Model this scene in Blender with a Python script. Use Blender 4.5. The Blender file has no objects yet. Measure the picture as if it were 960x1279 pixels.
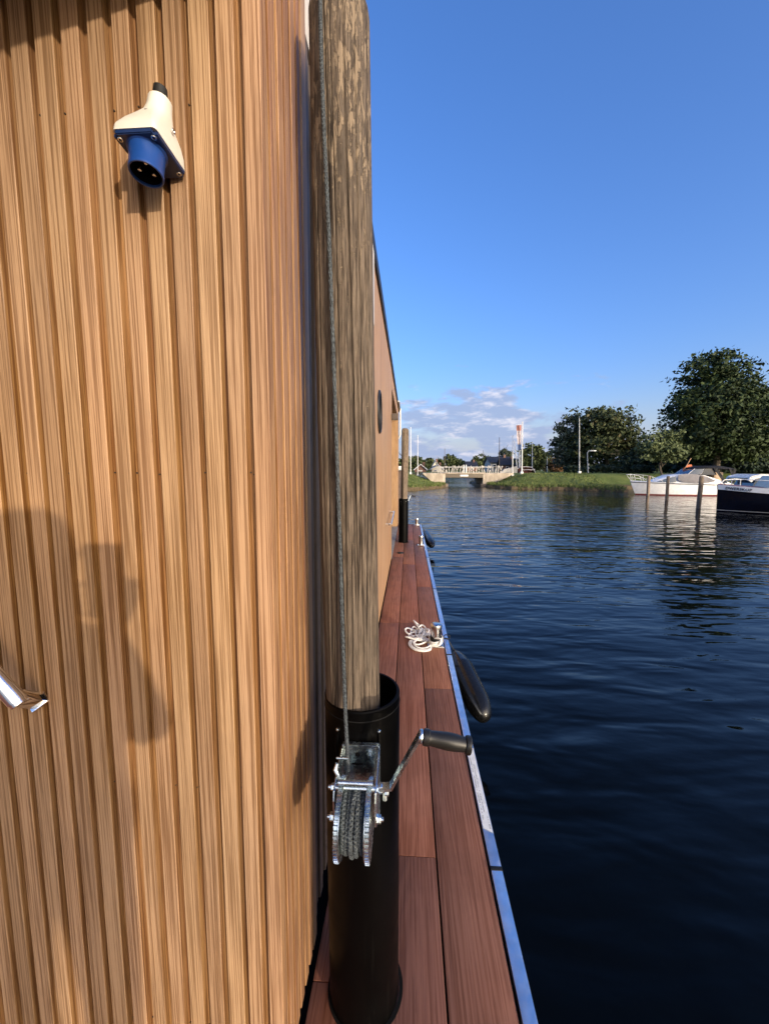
import bpy, bmesh, math, random
import numpy as np
from mathutils import Vector, Matrix
R = math.radians
random.seed(7); rng = np.random.default_rng(7)
SC = bpy.context.scene
COL = SC.collection
PI = math.pi

# ------------------------------------------------------------------ camera, sky, sun, exposure
H = 1.35                      # lens above the side deck (deck top is z = 0, water z = -0.5)
YAW, PIT = R(3.55), R(6.18)
cd = bpy.data.cameras.new('camera'); cam = bpy.data.objects.new('camera', cd); COL.objects.link(cam)
cam.location = (0, 0, H); cam.rotation_euler = (R(90) - PIT, 0, YAW)
cd.sensor_fit = 'HORIZONTAL'; cd.sensor_width = 36; cd.lens = 18
cd.clip_start = 0.02; cd.clip_end = 6000
SC.camera = cam

SUN_EL, SUN_AZ = R(10.2), R(141.5)     # azimuth clockwise from +Y (the sun stands behind the camera, to the right)
sun_dir = Vector((math.sin(SUN_AZ) * math.cos(SUN_EL), math.cos(SUN_AZ) * math.cos(SUN_EL), math.sin(SUN_EL)))
sl = bpy.data.lights.new('sun', 'SUN'); sl.energy = 2.0; sl.angle = R(0.9); sl.color = (1.0, 0.85, 0.66)
so = bpy.data.objects.new('sun', sl); COL.objects.link(so)
so.rotation_euler = sun_dir.to_track_quat('Z', 'Y').to_euler(); so.location = sun_dir * 50

W = bpy.data.worlds.new('World'); SC.world = W; W.use_nodes = True
nt = W.node_tree; nt.nodes.clear()
def nd(tree, kind, **kw):
    n = tree.nodes.new(kind)
    for k, v in kw.items():
        if k.startswith('i_'):
            n.inputs[k[2:].replace('_', ' ')].default_value = v
        else: setattr(n, k, v)
    return n
def lk(tree, a, b): tree.links.new(a, b)
def mth(tree, op, a, b=None, c=None, clamp=False):
    n = tree.nodes.new('ShaderNodeMath'); n.operation = op; n.use_clamp = clamp
    for i, v in enumerate((a, b, c)):
        if v is None: continue
        if isinstance(v, (int, float)): n.inputs[i].default_value = v
        else: tree.links.new(v, n.inputs[i])
    return n.outputs[0]
def mixc(tree, f, a, b, mode='MIX'):
    n = tree.nodes.new('ShaderNodeMix'); n.data_type = 'RGBA'; n.blend_type = mode
    for s, v in ((n.inputs[0], f), (n.inputs[6], a), (n.inputs[7], b)):
        if isinstance(v, (int, float)): s.default_value = v
        elif isinstance(v, tuple): s.default_value = v if len(v) == 4 else (*v, 1)
        else: tree.links.new(v, s)
    return n.outputs[2]
def ramp(tree, v, p0, p1, a=0.0, b=1.0):
    n = tree.nodes.new('ShaderNodeMapRange'); n.interpolation_type = 'SMOOTHSTEP'
    n.inputs[1].default_value = p0; n.inputs[2].default_value = p1
    n.inputs[3].default_value = a; n.inputs[4].default_value = b
    tree.links.new(v, n.inputs[0]); return n.outputs[0]

sky = nd(nt, 'ShaderNodeTexSky', sky_type='NISHITA', sun_disc=False)
sky.sun_elevation = SUN_EL; sky.sun_rotation = SUN_AZ
sky.altitude = 0; sky.air_density = 1.0; sky.dust_density = 4.0; sky.ozone_density = 2.2
tc = nd(nt, 'ShaderNodeTexCoord')
sx = nd(nt, 'ShaderNodeSeparateXYZ'); lk(nt, tc.outputs['Generated'], sx.inputs[0])
az = mth(nt, 'ARCTAN2', sx.outputs[0], sx.outputs[1])             # radians, 0 = along the deck
el = mth(nt, 'ARCSINE', sx.outputs[2])
cv = nd(nt, 'ShaderNodeCombineXYZ')
lk(nt, mth(nt, 'MULTIPLY', az, 1.0), cv.inputs[0]); lk(nt, mth(nt, 'MULTIPLY', el, 3.0), cv.inputs[1])
cn = nd(nt, 'ShaderNodeTexNoise', i_Scale=7.5, i_Detail=7.0, i_Roughness=0.56, i_Distortion=0.25)
lk(nt, cv.outputs[0], cn.inputs['Vector'])
cn2 = nd(nt, 'ShaderNodeTexNoise', i_Scale=13.0, i_Detail=5.0, i_Roughness=0.6)
lk(nt, cv.outputs[0], cn2.inputs['Vector'])
def gauss(v, c, s):
    d = mth(nt, 'DIVIDE', mth(nt, 'SUBTRACT', v, c), s)
    return mth(nt, 'POWER', 2.718, mth(nt, 'MULTIPLY', mth(nt, 'MULTIPLY', d, d), -1.0))
bankm = mth(nt, 'MULTIPLY', gauss(az, 0.16, 0.24), gauss(el, 0.130, 0.085))
bank2 = mth(nt, 'MULTIPLY', gauss(az, 0.62, 0.30), gauss(el, 0.09, 0.05))
low = mth(nt, 'MULTIPLY', gauss(el, 0.035, 0.035), 0.19)
cov = mth(nt, 'ADD', mth(nt, 'MULTIPLY', bankm, 0.40), mth(nt, 'ADD', low, mth(nt, 'MULTIPLY', bank2, 0.14)))
dens = ramp(nt, mth(nt, 'ADD', cn.outputs[0], cov), 0.67, 0.81)
dens = mth(nt, 'MULTIPLY', mth(nt, 'MULTIPLY', dens, 0.86), ramp(nt, el, 0.26, 0.36, 1.0, 0.0))
shade = ramp(nt, cn2.outputs[0], 0.47, 0.72)
ccol = mixc(nt, shade, (1.30, 1.62, 2.45), (3.1, 3.0, 3.3))        # lavender-grey evening cloud with pale crowns
# added unseen cloud glow on the sun's side behind the camera, filling the shade
daz = mth(nt, 'SUBTRACT', mth(nt, 'PINGPONG', mth(nt, 'ABSOLUTE', mth(nt, 'SUBTRACT', az, SUN_AZ)), PI), 0.0)
fill_cov = mth(nt, 'MULTIPLY', gauss(daz, 0.0, 0.95), gauss(el, 0.42, 0.36))
fill_den = ramp(nt, mth(nt, 'ADD', cn.outputs[0], mth(nt, 'MULTIPLY', fill_cov, 0.30)), 0.62, 0.78)
fill_den = mth(nt, 'MULTIPLY', fill_den, ramp(nt, fill_cov, 0.04, 0.2))
hs = nd(nt, 'ShaderNodeHueSaturation', i_Saturation=1.20, i_Value=1.0); lk(nt, sky.outputs[0], hs.inputs['Color'])
SKYC = mixc(nt, 1.0, hs.outputs[0], (0.98, 1.05, 1.46), 'MULTIPLY')
bg = nd(nt, 'ShaderNodeBackground', i_Strength=0.15)
SKYC = mixc(nt, mth(nt, 'MULTIPLY', gauss(el, -0.02, 0.13), 0.75), SKYC, (2.65, 2.82, 3.5))      # pale milky blue air low over the horizon
lk(nt, mixc(nt, fill_den, mixc(nt, dens, SKYC, ccol), (25.0, 21.3, 16.6)), bg.inputs[0])
wo = nd(nt, 'ShaderNodeOutputWorld'); lk(nt, bg.outputs[0], wo.inputs[0])

SC.view_settings.view_transform = 'Standard'; SC.view_settings.look = 'None'
SC.view_settings.exposure = 1.0; SC.view_settings.gamma = 1.0
SC.render.engine = 'CYCLES'
SC.cycles.max_bounces = 8; SC.cycles.use_denoising = True

# ------------------------------------------------------------------ helpers
FW = Vector((-math.sin(YAW) * math.cos(PIT), math.cos(YAW) * math.cos(PIT), -math.sin(PIT)))
RT = Vector((math.cos(YAW), math.sin(YAW), 0)); UP = RT.cross(FW)
def at(px, py, X=None, Y=None, Z=None):
    """World point seen at a photo pixel on the plane X=, Y= or Z= (surveying the photo)."""
    d = FW + RT * ((px - 480) / 480) - UP * ((py - 639.5) / 480)
    t = X / d.x if X is not None else Y / d.y if Y is not None else (Z - H) / d.z
    return Vector((d.x * t, d.y * t, H + d.z * t))

def tag(o, label=None, cat=None, group=None, kind=None):
    if label: o['label'] = label
    if cat: o['category'] = cat
    if group: o['group'] = group
    if kind: o['kind'] = kind
    return o
def thing(name, loc, label, cat, group=None, rz=0.0):
    o = bpy.data.objects.new(name, None); COL.objects.link(o)
    o.location = loc; o.rotation_euler = (0, 0, rz); o.empty_display_size = 0.1
    return tag(o, label, cat, group)
def root_of(o):
    while o.parent: o = o.parent
    return o
def copy_tree(o, parent=None):
    c = o.copy(); COL.objects.link(c)
    if parent: c.parent = parent
    for ch in list(o.children): copy_tree(ch, c)
    return c

class MB:
    """Collects faces, builds ONE mesh object."""
    def __init__(s): s.v = []; s.f = []; s.r = []; s.m = []; s.rn = 0.0; s.mi = 0
    def add(s, vs, fs, rn=None):
        b = len(s.v); s.v += [tuple(v) for v in vs]
        for f in fs:
            s.f.append([b + i for i in f]); s.r.append(s.rn if rn is None else rn); s.m.append(s.mi)
        return s
    def box(s, a, b, bev=0.0, mat=None):
        bm = bmesh.new(); bmesh.ops.create_cube(bm, size=1)
        for v in bm.verts:
            v.co = Vector([(a[i] + b[i]) / 2 + v.co[i] * (b[i] - a[i]) for i in range(3)])
        if bev:
            bmesh.ops.bevel(bm, geom=bm.edges[:], offset=bev, segments=2, affect='EDGES', profile=0.6)
        return s.bm(bm, mat)
    def bm(s, bm, mat=None):
        if mat is not None: bm.transform(mat)
        bm.verts.index_update()
        s.add([v.co.copy() for v in bm.verts], [[v.index for v in f.verts] for f in bm.faces]); bm.free(); return s
    def tube(s, pts, r, n=8, cap=True, closed=False):
        pts = [Vector(p) for p in pts]; k = len(pts)
        rs = r if hasattr(r, '__len__') else [r] * k
        rings = []; prev = None
        for i, p in enumerate(pts):
            if closed: t = pts[(i + 1) % k] - pts[i - 1]
            else: t = pts[min(i + 1, k - 1)] - pts[max(i - 1, 0)]
            if t.length < 1e-9: t = Vector((0, 0, 1))
            t.normalize()
            if prev is None:
                a = Vector((0, 0, 1)) if abs(t.z) < 0.9 else Vector((1, 0, 0))
                u = t.cross(a).normalized()
            else:
                u = (prev - t * prev.dot(t))
                u = u.normalized() if u.length > 1e-6 else t.orthogonal().normalized()
            prev = u; w = t.cross(u)
            rings.append([p + (u * math.cos(2 * PI * j / n) + w * math.sin(2 * PI * j / n)) * rs[i] for j in range(n)])
        vs = [v for rg in rings for v in rg]; fs = []
        for i in range(k if closed else k - 1):
            a = i * n; b = ((i + 1) % k) * n
            for j in range(n): fs.append([a + j, a + (j + 1) % n, b + (j + 1) % n, b + j])
        if cap and not closed:
            fs.append(list(range(n))[::-1]); fs.append([(k - 1) * n + j for j in range(n)])
        return s.add(vs, fs)
    def cyl(s, a, b, r, n=24): return s.tube([a, b], r, n)
    def lathe(s, prof, c=(0, 0, 0), axis='Z', n=32, mat=None):
        """prof: list of (radius, height)"""
        vs = []; fs = []
        for (r, h) in prof:
            for j in range(n):
                x, y = r * math.cos(2 * PI * j / n), r * math.sin(2 * PI * j / n)
                p = Vector((x, y, h)) if axis == 'Z' else Vector((h, x, y)) if axis == 'X' else Vector((y, h, x))
                vs.append(mat @ p if mat is not None else p + Vector(c))
        for i in range(len(prof) - 1):
            for j in range(n):
                fs.append([i * n + j, i * n + (j + 1) % n, (i + 1) * n + (j + 1) % n, (i + 1) * n + j])
        return s.add(vs, fs)
    def loft(s, secs, cap=True, closed=True):
        n = len(secs[0]); vs = [p for sec in secs for p in sec]; fs = []
        for i in range(len(secs) - 1):
            for j in range(n if closed else n - 1):
                fs.append([i * n + j, i * n + (j + 1) % n, (i + 1) * n + (j + 1) % n, (i + 1) * n + j])
        if cap:
            fs.append(list(range(n))[::-1]); fs.append([(len(secs) - 1) * n + j for j in range(n)])
        return s.add(vs, fs)
    def prism(s, poly, a, b, bev=0.0):
        """poly of points; extruded by vector b-a (Vector)"""
        d = Vector(b) - Vector(a); n = len(poly)
        p0 = [Vector(p) for p in poly]; p1 = [p + d for p in p0]
        bm = bmesh.new()
        v0 = [bm.verts.new(p) for p in p0]; v1 = [bm.verts.new(p) for p in p1]
        bm.faces.new(v0[::-1]); bm.faces.new(v1)
        for j in range(n): bm.faces.new([v0[j], v0[(j + 1) % n], v1[(j + 1) % n], v1[j]])
        if bev: bmesh.ops.bevel(bm, geom=bm.edges[:], offset=bev, segments=2, affect='EDGES', profile=0.6)
        return s.bm(bm)
    def build(s, name, mat, parent=None, smooth=True, ang=35, local=False, fixn=True, lean=False):
        if lean: s.v = [(x + 0.018 * math.tanh(0.0135 * (z - 0.35) / 0.018), y, z) for (x, y, z) in s.v]   # the walls lean out a touch
        me = bpy.data.meshes.new(name)
        off = Vector((0, 0, 0))
        if parent is not None and not local: off = root_of(parent).location
        me.from_pydata([tuple(Vector(v) - off) for v in s.v], [], s.f)
        for m in (mat if isinstance(mat, (list, tuple)) else [mat]): me.materials.append(m)
        me.polygons.foreach_set('material_index', s.m)
        at_ = me.attributes.new('rnd', 'FLOAT', 'FACE'); at_.data.foreach_set('value', s.r)
        if fixn:
            bm = bmesh.new(); bm.from_mesh(me); bmesh.ops.recalc_face_normals(bm, faces=bm.faces[:]); bm.to_mesh(me); bm.free()
        if smooth:
            me.polygons.foreach_set('use_smooth', [True] * len(me.polygons)); me.set_sharp_from_angle(angle=R(ang))
        me.update()
        o = bpy.data.objects.new(name, me); COL.objects.link(o)
        if parent is not None: o.parent = parent
        return o

def pieces(mb):
    par = list(range(len(mb.v)))
    def find(i):
        while par[i] != i: par[i] = par[par[i]]; i = par[i]
        return i
    for f in mb.f:
        a = find(f[0])
        for i in f[1:]: par[find(i)] = a
    out = {}
    for k, f in enumerate(mb.f):
        q = out.setdefault(find(f[0]), (MB(), {}))
        p, mp = q
        for i in f:
            if i not in mp: mp[i] = len(p.v); p.v.append(mb.v[i])
        p.f.append([mp[i] for i in f]); p.r.append(mb.r[k]); p.m.append(mb.m[k])
    return [q[0] for q in out.values()]
def build_each(mb, name, mat, parent, **kw):
    return [p.build(name, mat, parent, **kw) for p in pieces(mb)]

# ------------------------------------------------------------------ materials
def new_mat(name):
    m = bpy.data.materials.new(name); m.use_nodes = True; t = m.node_tree; t.nodes.clear()
    out = t.nodes.new('ShaderNodeOutputMaterial'); p = t.nodes.new('ShaderNodeBsdfPrincipled')
    t.links.new(p.outputs[0], out.inputs[0]); return m, t, p
def scaled(t, sc, rnd=0.0, space='Object', mul=None):
    c = t.nodes.new('ShaderNodeTexCoord'); mp = t.nodes.new('ShaderNodeMapping')
    mp.inputs['Scale'].default_value = sc; t.links.new(c.outputs[space], mp.inputs[0])
    if rnd:
        a = t.nodes.new('ShaderNodeAttribute'); a.attribute_name = 'rnd'
        m = mth(t, 'MULTIPLY', a.outputs['Fac'], rnd)
        v = t.nodes.new('ShaderNodeVectorMath'); v.operation = 'ADD'
        cx = t.nodes.new('ShaderNodeCombineXYZ')
        for i in range(3): t.links.new(m, cx.inputs[i])
        t.links.new(mp.outputs[0], v.inputs[0]); t.links.new(cx.outputs[0], v.inputs[1]); return v.outputs[0]
    return mp.outputs[0]
def noise(t, vec, scale=1.0, det=4.0, rough=0.55, dist=0.0):
    n = nd(t, 'ShaderNodeTexNoise', i_Scale=scale, i_Detail=det, i_Roughness=rough, i_Distortion=dist)
    t.links.new(vec, n.inputs['Vector']); return n.outputs[0]
def bump(t, p, h, dist=0.001, st=1.0):
    b = nd(t, 'ShaderNodeBump', i_Strength=st, i_Distance=dist); t.links.new(h, b.inputs['Height'])
    t.links.new(b.outputs[0], p.inputs['Normal'])
def plain(name, col, rough=0.5, metal=0.0, var=0.12, scale=8.0, spec=0.5, coat=0.0, bmp=0.0, bs=60.0):
    m, t, p = new_mat(name)
    v = scaled(t, (1, 1, 1)); n = noise(t, v, scale, 5)
    k = ramp(t, n, 0.3, 0.7, 1 - var, 1 + var)
    c = t.nodes.new('ShaderNodeVectorMath'); c.operation = 'SCALE'; c.inputs[0].default_value = col
    t.links.new(k, c.inputs['Scale']); t.links.new(c.outputs[0], p.inputs['Base Color'])
    p.inputs['Metallic'].default_value = metal; p.inputs['Specular IOR Level'].default_value = spec
    rn = noise(t, v, scale * 2.3, 4); t.links.new(ramp(t, rn, 0.3, 0.7, max(rough * 0.8, 0.01), min(rough * 1.2, 1)), p.inputs['Roughness'])
    p.inputs['Coat Weight'].default_value = coat
    if bmp: bump(t, p, noise(t, v, bs, 3), bmp)
    return m
def wood(name, dark, mid, light, axis='Z', fine=420.0, ring=22.0, rough=0.55, red=0.0, spec=0.3, vary=0.24, bmp=0.0004, ringw=0.14):
    m, t, p = new_mat(name)
    i = 'XYZ'.index(axis)
    def sc(a, b): s = [a, a, a]; s[i] = b; return tuple(s)
    # growth rings: contour lines of a stretched noise give cathedral and straight grain
    nr = noise(t, scaled(t, sc(ring * 0.5, 0.55), 57.0), 1.0, 1.5, 0.4)
    rings = mth(t, 'SINE', mth(t, 'MULTIPLY', nr, 150.0))
    rings = ramp(t, rings, -0.9, 1.0)
    nf = noise(t, scaled(t, sc(fine, 7.0), 31.0), 1.0, 3, 0.6)
    nm = noise(t, scaled(t, sc(60.0, 1.1), 13.0), 1.0, 3, 0.6)
    nb = noise(t, scaled(t, (1.1, 1.1, 1.1), 0.0), 1.0, 3, 0.5)
    pores = ramp(t, noise(t, scaled(t, sc(fine * 1.6, 16.0), 91.0), 1.0, 2, 0.5), 0.60, 0.72)
    a = t.nodes.new('ShaderNodeAttribute'); a.attribute_name = 'rnd'
    ns = noise(t, scaled(t, sc(fine * 0.6, 2.6), 23.0), 1.0, 2, 0.5)
    g = mth(t, 'ADD', mth(t, 'MULTIPLY', rings, ringw), mth(t, 'ADD', mth(t, 'MULTIPLY', nf, 0.62), mth(t, 'ADD', mth(t, 'MULTIPLY', ramp(t, ns, 0.28, 0.70), 0.85), mth(t, 'MULTIPLY', nm, 0.25))))
    g = ramp(t, g, 0.50 + ringw * 0.3, 1.16 + ringw * 0.7)
    c = mixc(t, g, dark, light)
    c = mixc(t, 0.22, c, mid)
    c = mixc(t, mth(t, 'MULTIPLY', pores, 0.35), c, tuple(x * 0.5 for x in dark))
    wn = t.nodes.new('ShaderNodeTexWhiteNoise'); wn.noise_dimensions = '1D'; t.links.new(mth(t, 'MULTIPLY', a.outputs['Fac'], 917.0), wn.inputs['W'])
    hsv = nd(t, 'ShaderNodeHueSaturation')
    t.links.new(c, hsv.inputs['Color'])
    t.links.new(mth(t, 'MULTIPLY', mth(t, 'ADD', mth(t, 'MULTIPLY', wn.outputs[0], vary), 1 - vary / 2), ramp(t, noise(t, scaled(t, (3.0, 3.0, 1.6)), 1.0, 5, 0.65), 0.34, 0.60, 0.88, 1.04)), hsv.inputs['Value'])
    wn2 = t.nodes.new('ShaderNodeTexWhiteNoise'); wn2.noise_dimensions = '1D'; t.links.new(mth(t, 'MULTIPLY', a.outputs['Fac'], 313.0), wn2.inputs['W'])
    t.links.new(mth(t, 'ADD', mth(t, 'MULTIPLY', wn2.outputs[0], 0.009), 0.4945 - red), hsv.inputs['Hue'])
    t.links.new(mth(t, 'ADD', mth(t, 'MULTIPLY', nb, 0.3), 0.85), hsv.inputs['Saturation'])
    t.links.new(hsv.outputs[0], p.inputs['Base Color'])
    p.inputs['Specular IOR Level'].default_value = spec
    t.links.new(ramp(t, nf, 0.3, 0.7, rough - 0.08, rough + 0.12), p.inputs['Roughness'])
    bump(t, p, mth(t, 'ADD', mth(t, 'MULTIPLY', nf, 0.7), mth(t, 'MULTIPLY', rings, 0.3)), bmp)
    return m

M = {}
M['clad'] = wood('cedar_cladding', (0.160, 0.082, 0.035), (0.295, 0.171, 0.086), (0.388, 0.245, 0.137), 'Z', fine=560.0, ringw=0.10)
M['clad_edge_shade'] = wood('cedar_groove_shade', (0.13, 0.054, 0.017), (0.235, 0.115, 0.042), (0.31, 0.168, 0.068), 'Z', vary=0.12)  # groove faces: richer oiled tone, with some recess shade put into the colour
M['clad_red'] = wood('cedar_reddish', (0.125, 0.052, 0.024), (0.26, 0.130, 0.064), (0.35, 0.20, 0.102), 'Z', vary=0.26)
M['clad_far'] = wood('cedar_boarding', (0.25, 0.130, 0.060), (0.37, 0.212, 0.106), (0.43, 0.28, 0.16), 'Z', vary=0.16)
M['deck'] = wood('hardwood_deck', (0.150, 0.056, 0.032), (0.210, 0.084, 0.052), (0.26, 0.112, 0.072), 'Y', fine=260, ring=12, ringw=0.14, rough=0.58, vary=0.07, spec=0.2, bmp=0.0006)
def scuffed_black():
    m, t, p = new_mat('black_paint')
    v = scaled(t, (1, 1, 1)); fine = noise(t, v, 190, 3, 0.6); big = noise(t, v, 7, 4, 0.6); drip = noise(t, scaled(t, (60, 60, 3)), 1.0, 3)
    dust = mth(t, 'MULTIPLY', ramp(t, fine, 0.66, 0.74), ramp(t, big, 0.48, 0.66))
    c = mixc(t, mth(t, 'MULTIPLY', dust, 0.8), (0.0012, 0.0011, 0.0011), (0.030, 0.028, 0.026))
    c = mixc(t, mth(t, 'MULTIPLY', ramp(t, drip, 0.58, 0.75), 0.25), c, (0.010, 0.009, 0.008))
    t.links.new(c, p.inputs['Base Color']); p.inputs['Specular IOR Level'].default_value = 0.07
    t.links.new(ramp(t, big, 0.3, 0.7, 0.30, 0.5), p.inputs['Roughness']); bump(t, p, big, 0.0004); return m
M['black'] = scuffed_black()
M['blackgap'] = plain('dark_gap', (0.006, 0.006, 0.006), 0.9, 0, 0.1, 4, 0.1)
M['rubber'] = plain('black_rubber', (0.012, 0.012, 0.012), 0.6, 0, 0.2, 9, 0.3)
M['grip'] = plain('black_grip', (0.011, 0.0105, 0.009), 0.33, 0, 0.15, 12, 0.5)
M['fender'] = plain('black_vinyl', (0.005, 0.005, 0.005), 0.24, 0, 0.2, 6, 0.42)
M['zinc'] = plain('zinc_plate', (0.66, 0.73, 0.74), 0.25, 1.0, 0.28, 38, bmp=0.0003, bs=150)
M['chrome'] = plain('chrome', (0.80, 0.80, 0.80), 0.08, 1.0, 0.05, 8)
M['steel'] = plain('stainless', (0.60, 0.58, 0.55), 0.22, 1.0, 0.1, 20)
M['alu'] = plain('aluminium_edge', (0.74, 0.78, 0.84), 0.38, 1.0, 0.10, 18, bmp=0.0002, bs=90)
M['frame'] = plain('anodised_frame', (0.085, 0.068, 0.058), 0.65, 0.0, 0.12, 6, 0.12)
M['trimblack'] = plain('roof_trim', (0.012, 0.012, 0.013), 0.5, 0.0, 0.2, 6)
M['rope'] = plain('grey_braid', (0.048, 0.057, 0.063), 0.6, 0, 0.5, 200, 0.3)
M['white_rope'] = plain('white_braid', (0.66, 0.65, 0.62), 0.75, 0, 0.15, 90, 0.2, bmp=0.0008, bs=260)
M['white'] = plain('white_gelcoat', (0.78, 0.78, 0.76), 0.28, 0, 0.06, 3, 0.5)
M['ivory'] = plain('ivory_plastic', (0.62, 0.60, 0.53), 0.42, 0, 0.05, 12, 0.45)
M['blue'] = plain('blue_plastic', (0.009, 0.048, 0.215), 0.36, 0, 0.08, 12, 0.5)
M['darkblue'] = plain('blue_flange', (0.008, 0.023, 0.085), 0.4, 0, 0.1, 12, 0.5)
M['navy'] = plain('navy_hull', (0.0025, 0.003, 0.0075), 0.2, 0, 0.2, 3, 0.25)
M['maroon'] = plain('maroon_boot', (0.17, 0.040, 0.040), 0.5, 0, 0.2, 6)
M['rubrail'] = plain('grey_rub_rail', (0.20, 0.20, 0.20), 0.5)
M['greycover'] = plain('grey_canvas', (0.20, 0.19, 0.195), 0.8, 0, 0.12, 5, 0.2, bmp=0.004, bs=9)
M['canvas'] = plain('dark_canvas', (0.005, 0.0055, 0.008), 0.75, 0, 0.2, 5, 0.3)
M['seat'] = plain('tan_upholstery', (0.42, 0.30, 0.19), 0.6, 0, 0.2, 8)
M['cream'] = plain('cream_paint', (0.66, 0.60, 0.46), 0.5, 0, 0.08, 8)
M['blueseat'] = plain('blue_vinyl', (0.03, 0.09, 0.30), 0.5)
M['ink'] = plain('black_letters', (0.01, 0.01, 0.012), 0.5)
M['sticker'] = plain('white_label', (0.72, 0.73, 0.72), 0.5, 0, 0.1, 30)
M['polewhite'] = plain('white_pole', (0.66, 0.65, 0.62), 0.45)
M['polegrey'] = plain('galvanised_pole', (0.40, 0.41, 0.41), 0.5, 0.4)
M['wirewood'] = plain('brown_mast', (0.12, 0.09, 0.065), 0.6)
M['railwood'] = plain('worn_white_railing', (0.46, 0.43, 0.38), 0.7, 0, 0.2, 3)
M['brick'] = plain('dark_brick', (0.14, 0.075, 0.055), 0.8, 0, 0.25, 2)
M['orange'] = plain('orange_cloth', (0.45, 0.11, 0.04), 0.7, 0, 0.2, 3)
M['flagred'] = plain('faded_red_cloth', (0.30, 0.13, 0.105), 0.8)
M['flagwhite'] = plain('white_cloth', (0.60, 0.60, 0.60), 0.8)
M['flagblue'] = plain('blue_cloth', (0.05, 0.09, 0.20), 0.8)
M['rooftile'] = plain('dark_roof_tiles', (0.016, 0.017, 0.021), 0.6, 0, 0.3, 6, bmp=0.03, bs=6)
M['render'] = plain('pale_render', (0.42, 0.40, 0.36), 0.8, 0, 0.1, 2)
M['redroof'] = plain('red_roof', (0.11, 0.022, 0.020), 0.7, 0, 0.2, 3)
M['skin'] = plain('skin', (0.50, 0.30, 0.22), 0.5)
M['jacket'] = plain('navy_jacket', (0.03, 0.035, 0.05), 0.8)
M['jeans'] = plain('jeans', (0.05, 0.07, 0.12), 0.85)
M['hair'] = plain('brown_hair', (0.04, 0.025, 0.015), 0.6)
def glassy(name, col, rough=0.05):
    m, t, p = new_mat(name)
    n = noise(t, scaled(t, (1, 1, 1)), 1.5, 2)
    t.links.new(mixc(t, n, col, tuple(c * 1.4 for c in col)), p.inputs['Base Color'])
    p.inputs['Roughness'].default_value = rough; p.inputs['Specular IOR Level'].default_value = 0.8
    return m
M['glass'] = glassy('dark_window_glass', (0.012, 0.015, 0.02), 0.03)
M['boatglass'] = glassy('tinted_boat_glass', (0.02, 0.035, 0.055), 0.06)
def concrete():
    m, t, p = new_mat('weathered_concrete')
    v = scaled(t, (1, 1, 0.35)); n = noise(t, v, 1.6, 6, 0.65)
    st = noise(t, scaled(t, (2.2, 2.2, 0.12)), 1.0, 4, 0.6)
    c = mixc(t, ramp(t, n, 0.35, 0.68), (0.29, 0.24, 0.18), (0.50, 0.43, 0.33))
    c = mixc(t, ramp(t, st, 0.52, 0.72, 0, 0.45), c, (0.17, 0.135, 0.10))
    t.links.new(c, p.inputs['Base Color']); p.inputs['Roughness'].default_value = 0.85
    bump(t, p, n, 0.03); return m
M['concrete'] = concrete()
def pile_mat(name, zt, rough_top=True, tint=1.0):
    m, t, p = new_mat(name)
    g = noise(t, scaled(t, (230, 230, 13)), 1.0, 4, 0.65)
    g2 = noise(t, scaled(t, (75, 75, 6.5)), 1.0, 6, 0.72)
    mo = noise(t, scaled(t, (9, 9, 3.2)), 1.0, 6, 0.65, 0.4)
    c = mixc(t, ramp(t, g, 0.33, 0.68), (0.038 * tint, 0.028 * tint, 0.020 * tint), (0.170 * tint, 0.130 * tint, 0.094 * tint))
    c = mixc(t, ramp(t, mo, 0.42, 0.66, 0, 0.60), c, (0.085 * tint, 0.068 * tint, 0.052 * tint))
    c = mixc(t, ramp(t, g2, 0.56, 0.70, 0, 0.65), c, (0.045 * tint, 0.030 * tint, 0.020 * tint))
    # stripped bast: pale ragged patches, most of them near the head of the pile
    pt = noise(t, scaled(t, (85, 85, 20)), 1.0, 8, 0.70, 0.8)
    pz = t.nodes.new('ShaderNodeTexCoord'); sp = t.nodes.new('ShaderNodeSeparateXYZ'); t.links.new(pz.outputs['Object'], sp.inputs[0])
    top = ramp(t, sp.outputs[2], zt - 0.62, zt - 0.25, 0.0, 0.135)
    pp = ramp(t, mth(t, 'ADD', mth(t, 'ADD', pt, mth(t, 'MULTIPLY', mth(t, 'SUBTRACT', g, 0.5), 0.12)), top), 0.635, 0.668)
    c = mixc(t, mth(t, 'MULTIPLY', pp, 0.88), c, mixc(t, g, (0.13, 0.094, 0.060), (0.33, 0.255, 0.175)))
    # drying cracks
    cr = noise(t, scaled(t, (26, 26, 0.55)), 1.0, 2, 0.45, 0.6)
    ck = mth(t, 'ABSOLUTE', mth(t, 'SUBTRACT', cr, 0.5))
    line = ramp(t, ck, 0.0, 0.016, 1.0, 0.0)
    gate = ramp(t, noise(t, scaled(t, (11, 11, 1.3)), 1.0, 2), 0.49, 0.56)
    line = mth(t, 'MULTIPLY', line, gate)
    c = mixc(t, mth(t, 'MULTIPLY', line, 0.9), c, (0.012, 0.008, 0.006))
    t.links.new(c, p.inputs['Base Color']); p.inputs['Roughness'].default_value = 0.8; p.inputs['Specular IOR Level'].default_value = 0.2
    h = mth(t, 'ADD', mth(t, 'MULTIPLY', g, 0.5), mth(t, 'SUBTRACT', mth(t, 'MULTIPLY', pp, -0.3), mth(t, 'MULTIPLY', line, 1.0)))
    bump(t, p, h, 0.0035); return m
M['pile'] = pile_mat('weathered_pile', 2.28)
M['pile_far'] = pile_mat('weathered_pile_tan', 9.0, tint=1.5)
M['post'] = pile_mat('grey_mooring_post', 9.0, tint=1.6)
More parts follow.
